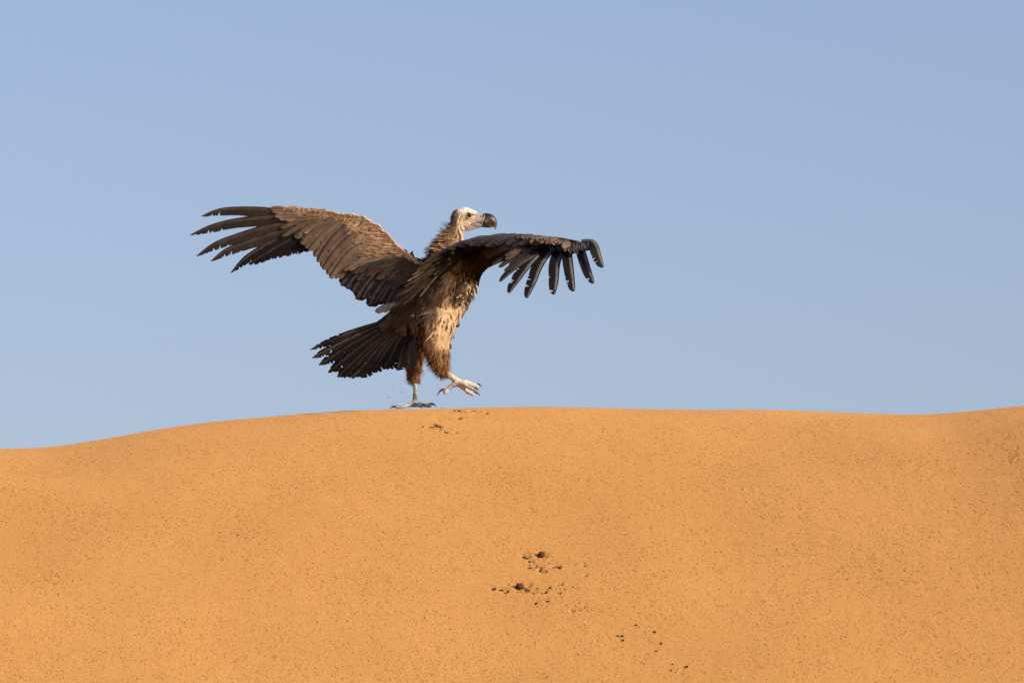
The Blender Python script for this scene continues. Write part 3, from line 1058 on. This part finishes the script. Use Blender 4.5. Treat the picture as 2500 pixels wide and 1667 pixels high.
talon([(1048, 987.5, 0.0), (1050, 985.5, 0.0), (1058, 986.5, -0.002), (1063, 990, -0.004), (1066, 994.5, -0.004)], 3.0)
talon([(970, 993.5, 0.0), (966, 992.3, 0.0), (960, 992.5, 0.0), (953.5, 995.3, 0.0), (950, 999, 0.0)], 2.8)
talon([(1029, 990, -0.068), (1034, 989, -0.08), (1040, 991, -0.095), (1044, 995.5, -0.105)], 2.4)
talon([(1029, 988, 0.11), (1035, 987, 0.12), (1041, 990, 0.125), (1044, 994.5, 0.13)], 2.4)
talon([(1164, 940, -0.085), (1168, 938.3, -0.085), (1172, 939.5, -0.085), (1174.5, 942.5, -0.085), (1176, 946, -0.085)], 3.0)
talon([(1155, 960, -0.13), (1159, 957.7, -0.13), (1165, 959, -0.13), (1169.5, 962.5, -0.13), (1172.5, 967.5, -0.13)], 3.0)
talon([(1158, 950, -0.17), (1162, 948.5, -0.175), (1166, 950, -0.18), (1168, 955, -0.18)], 2.4)
talon([(1087, 953, -0.09), (1082.5, 950.3, -0.09), (1075.5, 953.5, -0.09), (1070, 960, -0.09), (1067, 968, -0.09)], 3.0)


# ------------------------------------------------------------------ far wing (its upper side is turned to the camera)
def dl(px, py):
    return 0.10 + 0.50 * (1040 - px) / PXM - 0.36 * (py - 600) / PXM


NL = np.array([-0.5, -1.0, 0.36])


def sheet(name, rows_a, rows_b, mid_off, col, n=40, m=9):
    """cambered wing base between two photo-space curves of (x, y, depth)"""
    a = catmull(np.array([P(*p) for p in rows_a]), n)
    b = catmull(np.array([P(*p) for p in rows_b]), n)
    vs = []
    for j in range(m):
        t = j / (m - 1)
        vs.append(a * (1 - t) + b * t + np.asarray(mid_off)[None] * math.sin(math.pi * t))
    top = np.stack(vs, 1)
    V = top.reshape(-1, 3)
    idx = np.arange(n * m).reshape(n, m)
    q = np.stack([idx[:-1, :-1], idx[:-1, 1:], idx[1:, 1:], idx[1:, :-1]], -1).reshape(-1, 4)
    rg = np.random.default_rng(3)
    cols = np.tile(col, (n * m, 1)) * (1 + 0.15 * rg.standard_normal((n * m, 1)))
    uv = np.stack([np.repeat(np.arange(n) / n, m), np.tile(np.arange(m) / m, n)], 1)
    o = link(name, np_mesh(name, V, q, cols=cols, uvs=uv), M_FEATHER, VULT)
    md = o.modifiers.new('t', 'SOLIDIFY')
    md.thickness = 0.006
    md.offset = 0
    return o


LE_L = [(1042, 645), (1010, 629), (985, 610), (950, 577), (915, 547), (890, 532), (860, 527), (830, 525), (800, 521), (760, 516), (690, 513)]
RA_L = [(990, 672), (962, 660), (935, 652), (905, 648), (885, 640), (866, 615), (850, 585), (832, 563), (812, 546), (780, 538), (705, 534)]
WING_L = sheet('wing', [(x, y, dl(x, y) + 0.006) for x, y in LE_L], [(x, y, dl(x, y) + 0.012) for x, y in RA_L], (-0.002, -0.006, 0.002), TAN * 0.6)


def fl(name, pts, wl, wr, col, layer, **kw):
    q = [(x, y, dl(x, y)) for x, y in pts]
    kw.setdefault('seed', int(abs(pts[0][0] * 31 + pts[-1][1] * 17)) + layer)
    return feather(name, q, wl, wr, col, NL, WING_L, lift=layer * 0.0022, **kw)


PRIM = np.array([0.043, 0.034, 0.027])
# the five long spread fingers, outermost first; travel root -> tip runs left, so "left of travel" is below
PR = [([(705, 521), (640, 513), (570, 512), (528, 518), (494.5, 531)], 19, 5, 1.0),
      ([(715, 530), (640, 533), (570, 542), (515, 556), (466.5, 576)], 20, 6, 1.0),
      ([(722, 541), (650, 556), (580, 577), (525, 598), (481.5, 627)], 20, 6, 0.95),
      ([(730, 551), (670, 570), (610, 590), (555, 611), (515.5, 639)], 20, 6, 0.9),
      ([(738, 560), (690, 577), (640, 604), (598, 632), (564, 667)], 18, 6, 0.40)]
for k, (pts, wl, wr, f) in enumerate(PR):
    fl('primary_feather', pts, wl, wr, PRIM * f, 6 - k, prof='finger', n=64, fray=1.0, fray_side=1, camber=0.10, sweep=0.9,
       shaft=np.array([0.09, 0.07, 0.055]), thick_shaft=1.2)
for k, (tx, ty, rx, ry) in enumerate([(607, 646, 745, 566), (632, 634, 752, 572), (655, 627, 760, 576), (682, 619, 768, 580), (706, 612, 778, 582), (730, 603, 790, 584)]):
    mx, my = (tx + rx) / 2 + 3, (ty + ry) / 2 - 6
    fl('primary_feather', [(rx, ry), (mx, my), (tx, ty)], 18, 8, BLACK * 0.75, 1 - k, prof='primary', n=40, fray=0.9, fray_side=1, camber=0.1, sweep=0.8,
       shaft=np.array([0.05, 0.045, 0.042]))
# brown secondaries
SEC = [(722, 581, 775, 548), (738, 599, 792, 552), (748, 607, 800, 556), (757, 614, 812, 560), (768, 628, 820, 566), (778, 643, 828, 574), (784, 652, 838, 582), (790, 660, 848, 590),
       (799, 671, 856, 600), (807, 681, 866, 610), (820, 681, 874, 622)]
for k, (tx, ty, rx, ry) in enumerate(SEC):
    rx, ry = rx + (rx - tx) * 0.35 + 4, ry + (ry - ty) * 0.30 - 2
    mx, my = (tx + rx) / 2 - 3, (ty + ry) / 2 - 5
    fl('secondary_feather', [(rx, ry), (mx, my), (tx, ty)], 13, 12, BROWN * (1.0 if k % 3 else 1.2), 2 + (k % 2) * 2 + (11 - k) // 3, prof='second', n=24, fray=0.6,
       edge=BROWN * 0.75, tip=BROWN * 0.9, camber=0.3)
# rows of primary coverts (tan edged)
PCOV = [(662, 512, 720, 519), (668, 521, 725, 523), (675, 533, 732, 528), (686, 540, 742, 533), (701, 542, 752, 536), (688, 561, 755, 541), (692, 581, 765, 545), (738, 542, 785, 531),
        (706, 572, 770, 545), (720, 562, 775, 541), (728, 578, 782, 546), (745, 572, 795, 546), (700, 512, 745, 517), (715, 522, 765, 521), (745, 527, 790, 524)]
for k, (tx, ty, rx, ry) in enumerate(PCOV):
    mx, my = (tx + rx) / 2 - 2, (ty + ry) / 2 - 4
    dark = tx < 735 and ty > 550
    col = BROWN * 1.0 if dark else BROWN * 1.35
    fl('covert_feather', [(rx, ry), (mx, my), (tx, ty)], 6.5, 5, col, 9 - k // 5, prof='covert', n=16, edge=col * (1.1 if dark else 2.2), tip=col * (1.0 if dark else 2.0), camber=0.35)
# blackish tertials
TER = [(832, 697, 905, 640), (846, 705, 915, 645), (861, 714, 925, 648), (869, 731, 945, 650), (886, 729, 955, 652), (901, 749, 975, 655), (915, 744, 985, 660), (930, 738, 995, 662),
       (941, 753, 1010, 665), (954, 748, 1020, 668), (966, 742, 1030, 668), (980, 730, 1036, 662), (990, 716, 1040, 655), (1006, 706, 1050, 650), (1002, 690, 1046, 645)]
for k, (tx, ty, rx, ry) in enumerate(TER):
    mx, my = (tx + rx) / 2 - 6, (ty + ry) / 2 - 4
    fl('tertial_feather', [(rx, ry), (mx, my), (tx, ty)], 20, 18, BLACK * (1.25 if k % 2 else 1.0), 1 + (k % 3) + k // 3, prof='second', n=30, fray=1.0, camber=0.22,
       shaft=np.array([0.085, 0.075, 0.062]), edge=BLACK * 1.3)
TCOV = [(844, 663, 925, 640, 1), (866, 670, 945, 645, 0), (902, 664, 965, 640, 0), (898, 678, 960, 655, 0), (922, 685, 985, 655, 0), (953, 658, 1000, 638, 0), (950, 690, 1005, 662, 0), (985, 702, 1022, 655, 0),
        (880, 655, 945, 637, 1), (930, 660, 985, 640, 0), (970, 668, 1015, 645, 0), (962, 712, 1012, 672, 0), (875, 687, 945, 658, 0), (990, 680, 1028, 650, 0)]
for k, (tx, ty, rx, ry, br) in enumerate(TCOV):
    mx, my = (tx + rx) / 2 - 5, (ty + ry) / 2 - 6
    col = BROWN * 1.1 if br else np.array([0.050, 0.038, 0.028])
    fl('covert_feather', [(rx, ry), (mx, my), (tx, ty)], 10, 8, col, 8 + (k % 4), prof='covert', n=20, edge=col * 1.7, tip=col * 1.3, camber=0.35,
       shaft=col * 1.6, fray=0.2)


def covert_fill():
    rg = np.random.default_rng(12)
    le = catmull(np.array(LE_L, float), 200)
    ra = catmull(np.array(RA_L, float), 200)
    rows = [1.0, .84, .70, .57, .45, .34, .24, .14, .05]
    cnt = [34, 34, 32, 32, 32, 32, 32, 32, 30]
    for ri, (b, nn) in enumerate(zip(rows, cnt)):
        for j in range(nn):
            a = (j + 0.5 * (ri % 2) + rg.uniform(-.25, .25)) / nn
            i = int(np.clip(a, 0.01, 0.99) * 199)
            bb = b + rg.uniform(-.04, .04)
            tipp = le[i] * (1 - bb) + ra[i] * bb
            chord = np.linalg.norm(ra[i] - le[i])
            L = (20 + 26 * b) * (0.6 + 0.4 * chord / 70) * rg.uniform(.85, 1.15)
            tl = le[min(i + 6, 199)] - le[max(i - 6, 0)]
            tl = tl / np.linalg.norm(tl)
            ch = (ra[i] - le[i]) / chord
            dr = tl * (0.75 + 0.5 * a) + ch * (0.85 - 0.55 * a)
            dr = dr / np.linalg.norm(dr)
            dr += rg.normal(size=2) * 0.10
            r = tipp - dr * L
            # keep roots inside the wing outline
            rel = (r - le[i]) @ ch
            if rel < 1.5:
                r = r + ch * (1.5 - rel)
            mid = (r + tipp) / 2 - ch * L * 0.08
            inner = np.clip((0.30 - a) / 0.12, 0, 1)
            cb = TAN * (0.82 + 0.50 * (1 - b)) * rg.uniform(.85, 1.15)
            if inner > 0 and b > 0.35:
                cb = cb * (1 - inner * .75) + np.array([0.06, 0.045, 0.03]) * inner * .75
            w = (4.2 + 3.6 * b) * rg.uniform(.85, 1.1)
            dep = lambda q: (q[0], q[1], dl(q[0], q[1]))
            feather('covert_feather', [dep(r), dep(mid), dep(tipp)], w, w * .8, cb, NL + np.array([0.06, 0.05, 0.1]) * rg.normal(), WING_L, prof='covert', n=9,
                    lift=0.006 + 0.0018 * ri + rg.uniform(0, .002), edge=cb * 1.35, tip=cb * 1.30, camber=0.55, seed=int(rg.integers(1 << 30)), shaft=cb * 0.8)


covert_fill()

# ------------------------------------------------------------------ near wing, held towards the camera and arched
LE_R = [(1168, 700, -0.02), (1174, 676, -0.07), (1190, 655, -0.14), (1218, 642, -0.22), (1246, 631, -0.30), (1300, 612, -0.44), (1350, 603, -0.55), (1410, 602, -0.66)]
TE_R = [(1046, 642, -0.10), (1078, 622, -0.18), (1115, 603, -0.26), (1165, 588, -0.36), (1215, 579, -0.44), (1275, 575, -0.54), (1335, 579, -0.62), (1400, 589, -0.70)]
WING_R = sheet('wing', LE_R, TE_R, (0.0, 0.02, 0.012), np.array([0.018, 0.010, 0.005]))


def fr(name, pts, wl, wr, col, N, layer=0, **kw):
    kw.setdefault('seed', int(abs(pts[0][0] * 13 + pts[-1][1] * 7)) + layer)
    return feather(name, pts, wl, wr, col, N, WING_R, lift=layer * 0.0022, **kw)


# seven long fingers, fanning down and towards the camera; leading vane (narrow) lies right, trailing vane left in the photo
NR = np.array([-0.15, -0.62, 0.77])
RBL = np.array([0.0120, 0.0112, 0.0110])
SH = np.array([0.16, 0.152, 0.145])
NP = [([(1352, 599, -.58), (1312, 621, -.67), (1276, 643, -.74), (1248, 664, -.79), (1221, 688, -.84)], 3.5, 15, 0),
      ([(1356, 600, -.59), (1324, 620, -.66), (1303, 639, -.72), (1276, 673, -.80), (1244, 717, -.88)], 3.5, 23, 1),
      ([(1366, 603, -.61), (1340, 625, -.68), (1321, 654, -.76), (1308, 686, -.84), (1288, 730, -.93)], 4, 23, 2),
      ([(1382, 607, -.64), (1369, 629, -.71), (1362.5, 654, -.78), (1360, 686, -.86), (1354, 722, -.94)], 4.5, 23, 3),
      ([(1400, 601, -.66), (1393, 624, -.73), (1394.6, 646, -.79), (1399, 686, -.88), (1402, 715, -.95)], 4.5, 21, 4),
      ([(1418, 598, -.68), (1428, 628, -.77), (1438, 661, -.86), (1450, 696, -.95)], 4, 20, 5),
      ([(1422, 592, -.68), (1446, 593, -.73), (1457, 605, -.78), (1464, 630, -.84), (1473, 658, -.91)], 3, 22, 6)]
for k, (pts, wl, wr, ly) in enumerate(NP):
    fr('primary_feather', pts, wl, wr, RBL * (1.5 if k == 0 else 1.15 if k < 2 else 1.0), NR + np.array([0.05 * k, 0, 0]), ly, prof='blade', n=64, fray=0.8, fray_side=2,
       camber=0.04, sweep=0.45, shaft=SH * (0.5 if k < 1 else 1.0), thick_shaft=1.1, tip=RBL * 1.35)
# inner primaries and outer secondaries streaming to the lower left
INN = [(1202, 645, 1268, 612, -.66, 5, .030), (1217, 653, 1290, 612, -.72, 5.5, .030), (1233, 634, 1300, 604, -.66, 5, .055), (1233, 627, 1296, 600, -.64, 4, .075), (1241, 619, 1310, 598, -.64, 4.5, .07),
       (1242, 648, 1325, 606, -.76, 6, .032), (1255, 640, 1335, 604, -.72, 6, .035), (1230, 664, 1330, 610, -.85, 6, .028), (1262, 628, 1340, 598, -.66, 6, .04), (1275, 616, 1345, 594, -.64, 6, .05)]
for k, (tx, ty, rx, ry, d, w, al) in enumerate(INN):
    col = np.array([al, al * .8, al * .66])
    fr('secondary_feather', [(rx, ry, -.57), ((tx + rx) / 2, (ty + ry) / 2 - 4, (d - .57) / 2), (tx, ty, d)], w, w, col, NR, k % 4, prof='second', n=22, fray=0.0,
       edge=np.array([.15, .09, .05]) if k in (2, 3, 4) else col * 1.3, camber=0.3)
# grey greater coverts rolling over the arm's top line
GRY = [(1222, 609, 1302, 574, 11), (1247, 612, 1318, 577, 9), (1252, 606, 1325, 579, 8), (1196, 603, 1276, 573, 8), (1186, 603, 1262, 573, 9), (1163, 602, 1238, 574, 8), (1146, 601, 1218, 577, 8),
       (1120, 605, 1190, 581, 7), (1095, 612, 1165, 588, 6), (1072, 622, 1140, 595, 5), (1268, 600, 1334, 580, 8), (1236, 600, 1300, 576, 8), (1208, 598, 1275, 574, 8), (1172, 595, 1240, 575, 7), (1136, 598, 1205, 580, 6)]
for k, (tx, ty, rx, ry, w) in enumerate(GRY):
    xm, ym = (tx + rx) / 2, (ty + ry) / 2 - 5
    dd = lambda x: -0.22 - 0.40 * (x - 1080) / 270
    fr('covert_feather', [(rx, ry + 2, dd(rx) - .02), (xm, ym, dd(xm) - .06), (tx, ty, dd(tx) - .10)], w, w * .8, GREY * (1.0 if k % 2 else 0.82), np.array([-0.3, -0.6, 0.75]), 3 + k % 3, prof='covert', n=18,
       edge=GREY * 0.8, tip=GREY * 1.1, shaft=GREY * 2.0, camber=0.35)
# small pale coverts on the wrist
rg = np.random.default_rng(17)
for k in range(36):
    a = rg.random()
    x = 1270 + 130 * a
    ytop = np.interp(x, [1270, 1300, 1340, 1365, 1400], [571, 570, 573, 577, 588])
    y = ytop + rg.uniform(8, 19 if x > 1300 else 11)
    L = rg.uniform(14, 26)
    d = -0.52 - 0.20 * (x - 1270) / 130 - 0.004 * (y - ytop)
    cb = np.array([0.120, 0.096, 0.072]) * rg.uniform(.6, 1.3)
    fr('covert_feather', [(x + L * .5, y - 2, d + .01), (x, y - 1, d), (x - L * .5, y + 3, d - .02)], 4.2, 3.8, cb, np.array([-0.1, -0.8, 0.55]), k % 3, prof='covert', n=8, edge=cb * 1.3, camber=0.3,
       seed=int(rg.integers(1 << 30)), shaft=cb * .7)
for k in range(40):
    x = rg.uniform(1340, 1438)
    ytop = np.interp(x, [1340, 1365, 1400, 1420, 1445], [577, 583, 590, 591, 594])
    y = ytop + rg.uniform(9, 21 if x < 1415 else 13)
    L = rg.uniform(22, 36) * (1 if x < 1420 else .7)
    ang = np.interp(x, [1345, 1445], [2.5, 1.2])
    d = -0.60 - 0.13 * (x - 1345) / 95 - .004 * (y - ytop)
    cb = np.array([0.044, 0.039, 0.035]) * rg.uniform(.75, 1.3)
    fr('covert_feather', [(x - math.cos(ang) * L * .5, y - math.sin(ang) * L * .35, d + .02), (x, y, d), (x + math.cos(ang) * L * .5, y + math.sin(ang) * L * .35, d - .03)], 7, 6.5, cb, NR, k % 3,
       prof='covert', n=9, edge=cb * 1.3, camber=0.4, seed=int(rg.integers(1 << 30)), shaft=cb * 2)
# inner secondaries, seen almost edge on, running down over the flank
STR = [(1021, 656, 1110, 606, 4, .36, 1), (1006, 673, 1118, 612, 4, .30, 1), (995, 689, 1122, 620, 4.5, .30, 1), (1000, 694, 1130, 625, 5, .045, 0), (988, 704, 1128, 630, 6, .05, 0), (982, 718, 1120, 632, 5, .16, 1),
       (978, 730, 1115, 640, 6, .05, 0), (995, 738, 1100, 655, 4, .30, 1), (985, 745, 1105, 650, 6, .06, 0), (1028, 727, 1098, 650, 4, .34, 1), (1014, 738, 1108, 645, 5, .05, 0), (972, 742, 1100, 648, 6, .045, 0),
       (1038, 640, 1112, 603, 5, .05, 0), (1028, 650, 1125, 604, 6, .035, 0), (1016, 664, 1130, 612, 6, .035, 0), (1044, 690, 1124, 624, 4, .24, 1), (1060, 672, 1128, 622, 3.5, .22, 1), (1050, 655, 1135, 612, 6, .03, 0), (960, 752, 1060, 680, 7, .04, 0),
       (968, 728, 1060, 668, 7, .035, 0), (984, 690, 1060, 640, 7, .035, 0), (1000, 672, 1065, 632, 6, .035, 0), (950, 760, 1040, 700, 7, .035, 0), (1036, 712, 1120, 632, 4, .10, 0)]
for k, (tx, ty, rx, ry, w, al, lit) in enumerate(STR):
    col = np.array([.028, .020, .014]) if lit else np.array([al, al * .68, al * .45])
    ed = np.array([al, al * .68, al * .42]) if lit else col * 1.5
    d0 = -0.24 - 0.05 * (1125 - rx) / 60
    d1 = -0.30 - 0.10 * (k % 5) / 5
    fr('secondary_feather', [(rx, ry, d0), ((tx + rx) / 2 + 1, (ty + ry) / 2 - 7, (d0 + d1) / 2), (tx, ty, d1)], w, w, col, np.array([-0.55, -0.35, 0.75]), k % 5, prof='second', n=20, fray=0.25,
       edge=ed, tip=ed, camber=0.35, shaft=ed)

# ------------------------------------------------------------------ tail
def dt(px, py):
    return -0.06 - 0.30 * (py - 790) / PXM + 0.10 * (960 - px) / PXM


NT = np.array([-0.35, -0.85, 0.40])
a_t = [(925, 782), (950, 770), (985, 768), (1015, 778)]
b_t = [(890, 815), (930, 838), (972, 848), (1012, 842)]
TAIL = sheet('tail', [(x, y, dt(x, y) + .01) for x, y in a_t], [(x, y, dt(x, y) + .012) for x, y in b_t], (0, -.004, 0), DKBROWN * .6, 16, 5)
TF = [(757, 854, 945, 782, 5), (762, 875, 950, 786, 7), (779, 893, 955, 790, 9), (802, 912, 962, 794, 10), (825, 924, 968, 798, 11), (842, 926, 974, 800, 11), (861, 928, 980, 802, 12), (884, 927, 986, 804, 12),
      (910, 914, 992, 806, 13), (940, 907, 998, 806, 14), (974, 909, 1004, 806, 13), (998, 902, 1008, 805, 15)]
for k, (tx, ty, rx, ry, w) in enumerate(TF):
    s = np.array([(rx, ry), ((tx + rx) / 2 - 3, (ty + ry) / 2 - 3), (tx, ty)], float)
    col = np.array([0.0165, 0.0138, 0.012]) * (1.15 if k in (2, 3, 6) else 0.9 if k < 8 else 0.6)
    feather('tail_feather', [(x, y, dt(x, y)) for x, y in s], w * 1.55 + 2, w * 1.4 + 2, col, NT, TAIL, prof='tail', n=56, fray=1.7, lift=0.002 + .0022 * (k if k < 9 else 18 - k), camber=0.28, sweep=0.7, seed=900 + k,
            shaft=np.array([0.075, 0.058, 0.04]), tip=col * 1.15, edge=col * 1.2)
# tail coverts: brown, ragged
rg = np.random.default_rng(31)
for k in range(60):
    a = rg.random()
    x = 938 + 86 * a
    y = np.interp(x, [905, 960, 1020], [800, 795, 790]) + rg.uniform(-32, 26) * (0.4 + .6 * a)
    ang = np.interp(x, [905, 965, 1023], [2.55, 2.15, 1.65]) + rg.normal() * .12
    L = rg.uniform(26, 48)
    cb = np.array([0.080, 0.050, 0.029]) * rg.uniform(.4, 1.3)
    pts = [(x - math.cos(ang) * L * .6, y - math.sin(ang) * L * .6), (x, y - 1), (x + math.cos(ang) * L * .4, y + math.sin(ang) * L * .4)]
    feather('tail_covert', [(px_, py_, dt(px_, py_) - .012) for px_, py_ in pts], 6, 5.5, cb, NT, TAIL, prof='covert', n=10, lift=0.004 + .0015 * (k % 8), camber=.5, edge=cb * 1.3, tip=cb * 1.25, seed=400 + k, fray=.4)
for (tx, ty, rx, ry, w, c) in [(1003, 778, 1010, 764, 6, PALE * 1.2), (1012, 816, 1000, 780, 5, RUST * .9), (1021, 812, 1008, 776, 5, RUST * 1.1), (990, 822, 985, 785, 6, RUST * .8), (982, 820, 980, 785, 5, RUST * .7),
                           (918, 764, 955, 745, 8, np.array([.26, .23, .20])), (935, 762, 965, 742, 8, np.array([.22, .2, .17]))]:
    feather('tail_covert', [(rx, ry, dt(rx, ry) - .03), ((tx + rx) / 2, (ty + ry) / 2, dt(tx, ty) - .034), (tx, ty, dt(tx, ty) - .03)], w, w, c, NT, TAIL, prof='covert', n=10, lift=.012, camber=.4, edge=c * 1.2)


# ------------------------------------------------------------------ pebbles, crumbs, flying sand
def lump(name, px, py, r_px, mat, seed, squash=(1, 1, 0.75), sink=0.35):
    rgp = np.random.default_rng(seed)
    x, y = ground_hit(px, py)
    r = r_px / PXM
    bm = bmesh.new()
    bmesh.ops.create_icosphere(bm, subdivisions=2, radius=r)
    off = Vector(rgp.uniform(-50, 50, 3))
    for v in bm.verts:
        d = v.co.normalized()
        v.co *= 1 + 0.45 * mnoise.noise(d * 1.6 + off) + 0.18 * mnoise.noise(d * 4 + off)
        v.co.x *= squash[0]
        v.co.y *= squash[1]
        v.co.z *= squash[2]
    me = bpy.data.meshes.new(name)
    bm.to_mesh(me)
    bm.free()
    o = link(name, me, mat)
    o.rotation_euler = (0.5, 0, rgp.uniform(0, 6))
    o.location = (x, y, ground_z(x, y) + r * squash[2] * (1 - sink))
    return o


PEB = [(1519, 1555, 4.2, 'round dark pebble with a small sliver just left of it and a flat chip below'),
       (1508, 1553, 3.0, 'small dark sliver standing just left of the round pebble'),
       (1521, 1564, 3.6, 'dark flat chip lying just below the round pebble'),
       (1599, 1543, 3.6, 'tilted brown chip, highest of the loose stones at lower right'),
       (1614, 1570, 3.6, 'brown pebble right of and below the tilted chip'),
       (1602, 1588, 3.0, 'tiny brown pebble below and left of the brown pebble'),
       (1677, 1630, 4.2, 'dark oval pebble near the bottom edge of the sand'),
       (1642, 1622, 2.6, 'tiny dark pebble left of the dark oval pebble'),
       (1639, 1638, 2.6, 'tiny dark pebble nearest the bottom edge of the sand'),
       (1553, 1527, 3.0, 'lone brown pebble up and to the right of the round dark pebble')]
for k, (x, y, r, lb) in enumerate(PEB):
    o = lump('pebble', x, y, r * 0.85, M_PEBBLE, 50 + k, (1.0, 1.0, 0.85), 0.25)
    o['label'] = lb
    o['category'] = 'pebble'
    o['group'] = 'loose stones scattered at the lower right of the dune face'


def crumbs():
    """loose crumbs of sand strewn over the face and thrown out of the foot prints"""
    rgp = np.random.default_rng(77)
    ico = bmesh.new()
    bmesh.ops.create_icosphere(ico, subdivisions=1, radius=1.0)
    bv = np.array([v.co[:] for v in ico.verts])
    bf = np.array([[v.index for v in f.verts] for f in ico.faces])
    ico.free()
    vs, fs, n = [], [], 0

    def put(x, y, r):
        nonlocal n
        s = rgp.uniform(.7, 1.4, 3) * r
        v = bv * (1 + 0.3 * rgp.standard_normal((len(bv), 1)) * .6) * s
        v = v + np.array([x, y, ground_z(x, y) + r * .15])
        vs.append(v)
        fs.append(bf + n)
        n += len(v)
    for _ in range(2600):
        x = rgp.uniform(-2.5, 2.95)
        y = -4.2 * rgp.random() ** 0.9
        put(x, y, rgp.uniform(.0016, .0034) * (1.4 if rgp.random() < .06 else 1))
    for (px, py, hw, hh, dep, tl) in DENTS:
        cx, cy = ground_hit(px, py)
        for _ in range(4):
            put(cx + rgp.normal() * .06, cy + rgp.normal() * .12, rgp.uniform(.0016, .0038))
    o = link('sand_crumbs', np_mesh('sand_crumbs', np.concatenate(vs), None, np.concatenate(fs)), M_GRIT, smooth=False)
    o['kind'] = 'stuff'
    o['label'] = 'loose crumbs of sand strewn over the dune face'
    # dark clods round the foot prints; their tone also stands in for shaded dents
    vs, fs, n = [], [], 0
    for (px, py, hw, hh, dep, tl) in DENTS:
        if hw > 10 and hh > 8:
            continue
        for _ in range(1 + int(hw / 4)):
            cx, cy = ground_hit(px + hw * rgp.uniform(-.7, .9), py + hh * .25 + hw * .25 * rgp.uniform(-.6, .8))
            put(cx, cy, rgp.uniform(.75, 1.35) * min(hh, 3.2) * (1.6 if py < 1060 else 1.15) / PXM)
    for (px, py, sx, sy, m) in [(1318, 1372, 34, 18, 26), (1270, 1436, 40, 9, 24), (1345, 1450, 50, 22, 26), (1412, 1492, 22, 8, 8), (1150, 1006, 34, 3, 16), (1072, 1044, 22, 6, 12)]:
        for _ in range(m):
            cx, cy = ground_hit(px + sx * rgp.normal() * .6, py + sy * rgp.normal() * .6)
            put(cx, cy, rgp.uniform(.7, 1.9) / PXM)
    o = link('sand_clods', np_mesh('sand_clods', np.concatenate(vs), None, np.concatenate(fs)), M_CLOD, smooth=False)
    o['kind'] = 'stuff'
    o['label'] = 'dark clods of sand round the foot prints, also standing in for the shade of the dents'
    # grains kicked up behind the planted foot
    vs, fs, n = [], [], 0
    for _ in range(46):
        px, py = rgp.uniform(936, 1000), 992 - 52 * rgp.random() ** 1.3
        if px > 992 and py < 960:
            continue
        p = P(px, py, rgp.uniform(-.06, .06))
        r = rgp.uniform(.4, 1.2) / PXM
        vs.append(bv * r * rgp.uniform(.7, 1.3, 3) + p)
        fs.append(bf + n)
        n += len(bv)
    o = link('kicked_sand', np_mesh('kicked_sand', np.concatenate(vs), None, np.concatenate(fs)), M_GRIT, smooth=False)
    o['kind'] = 'stuff'
    o['label'] = 'sand grains kicked up behind the planted foot of the vulture'


crumbs()
for k, (x, y, r, lb) in enumerate([(1322, 1348, 9.5, 'dark clod standing in for the shaded hollow of the upper foot print'), (1269, 1429, 10.5, 'dark clod standing in for the shaded hollow of the lower foot print')]):
    o = lump('hollow_shade_clod', x, y, r, M_CLOD, 80 + k, (0.95, 1.0, 0.85), 0.50)  # dark lump added in place of the print's shaded hole
    o['label'] = lb
    o['category'] = 'clod'
    o['group'] = 'dark clods standing in for the shaded hollows of the foot prints'
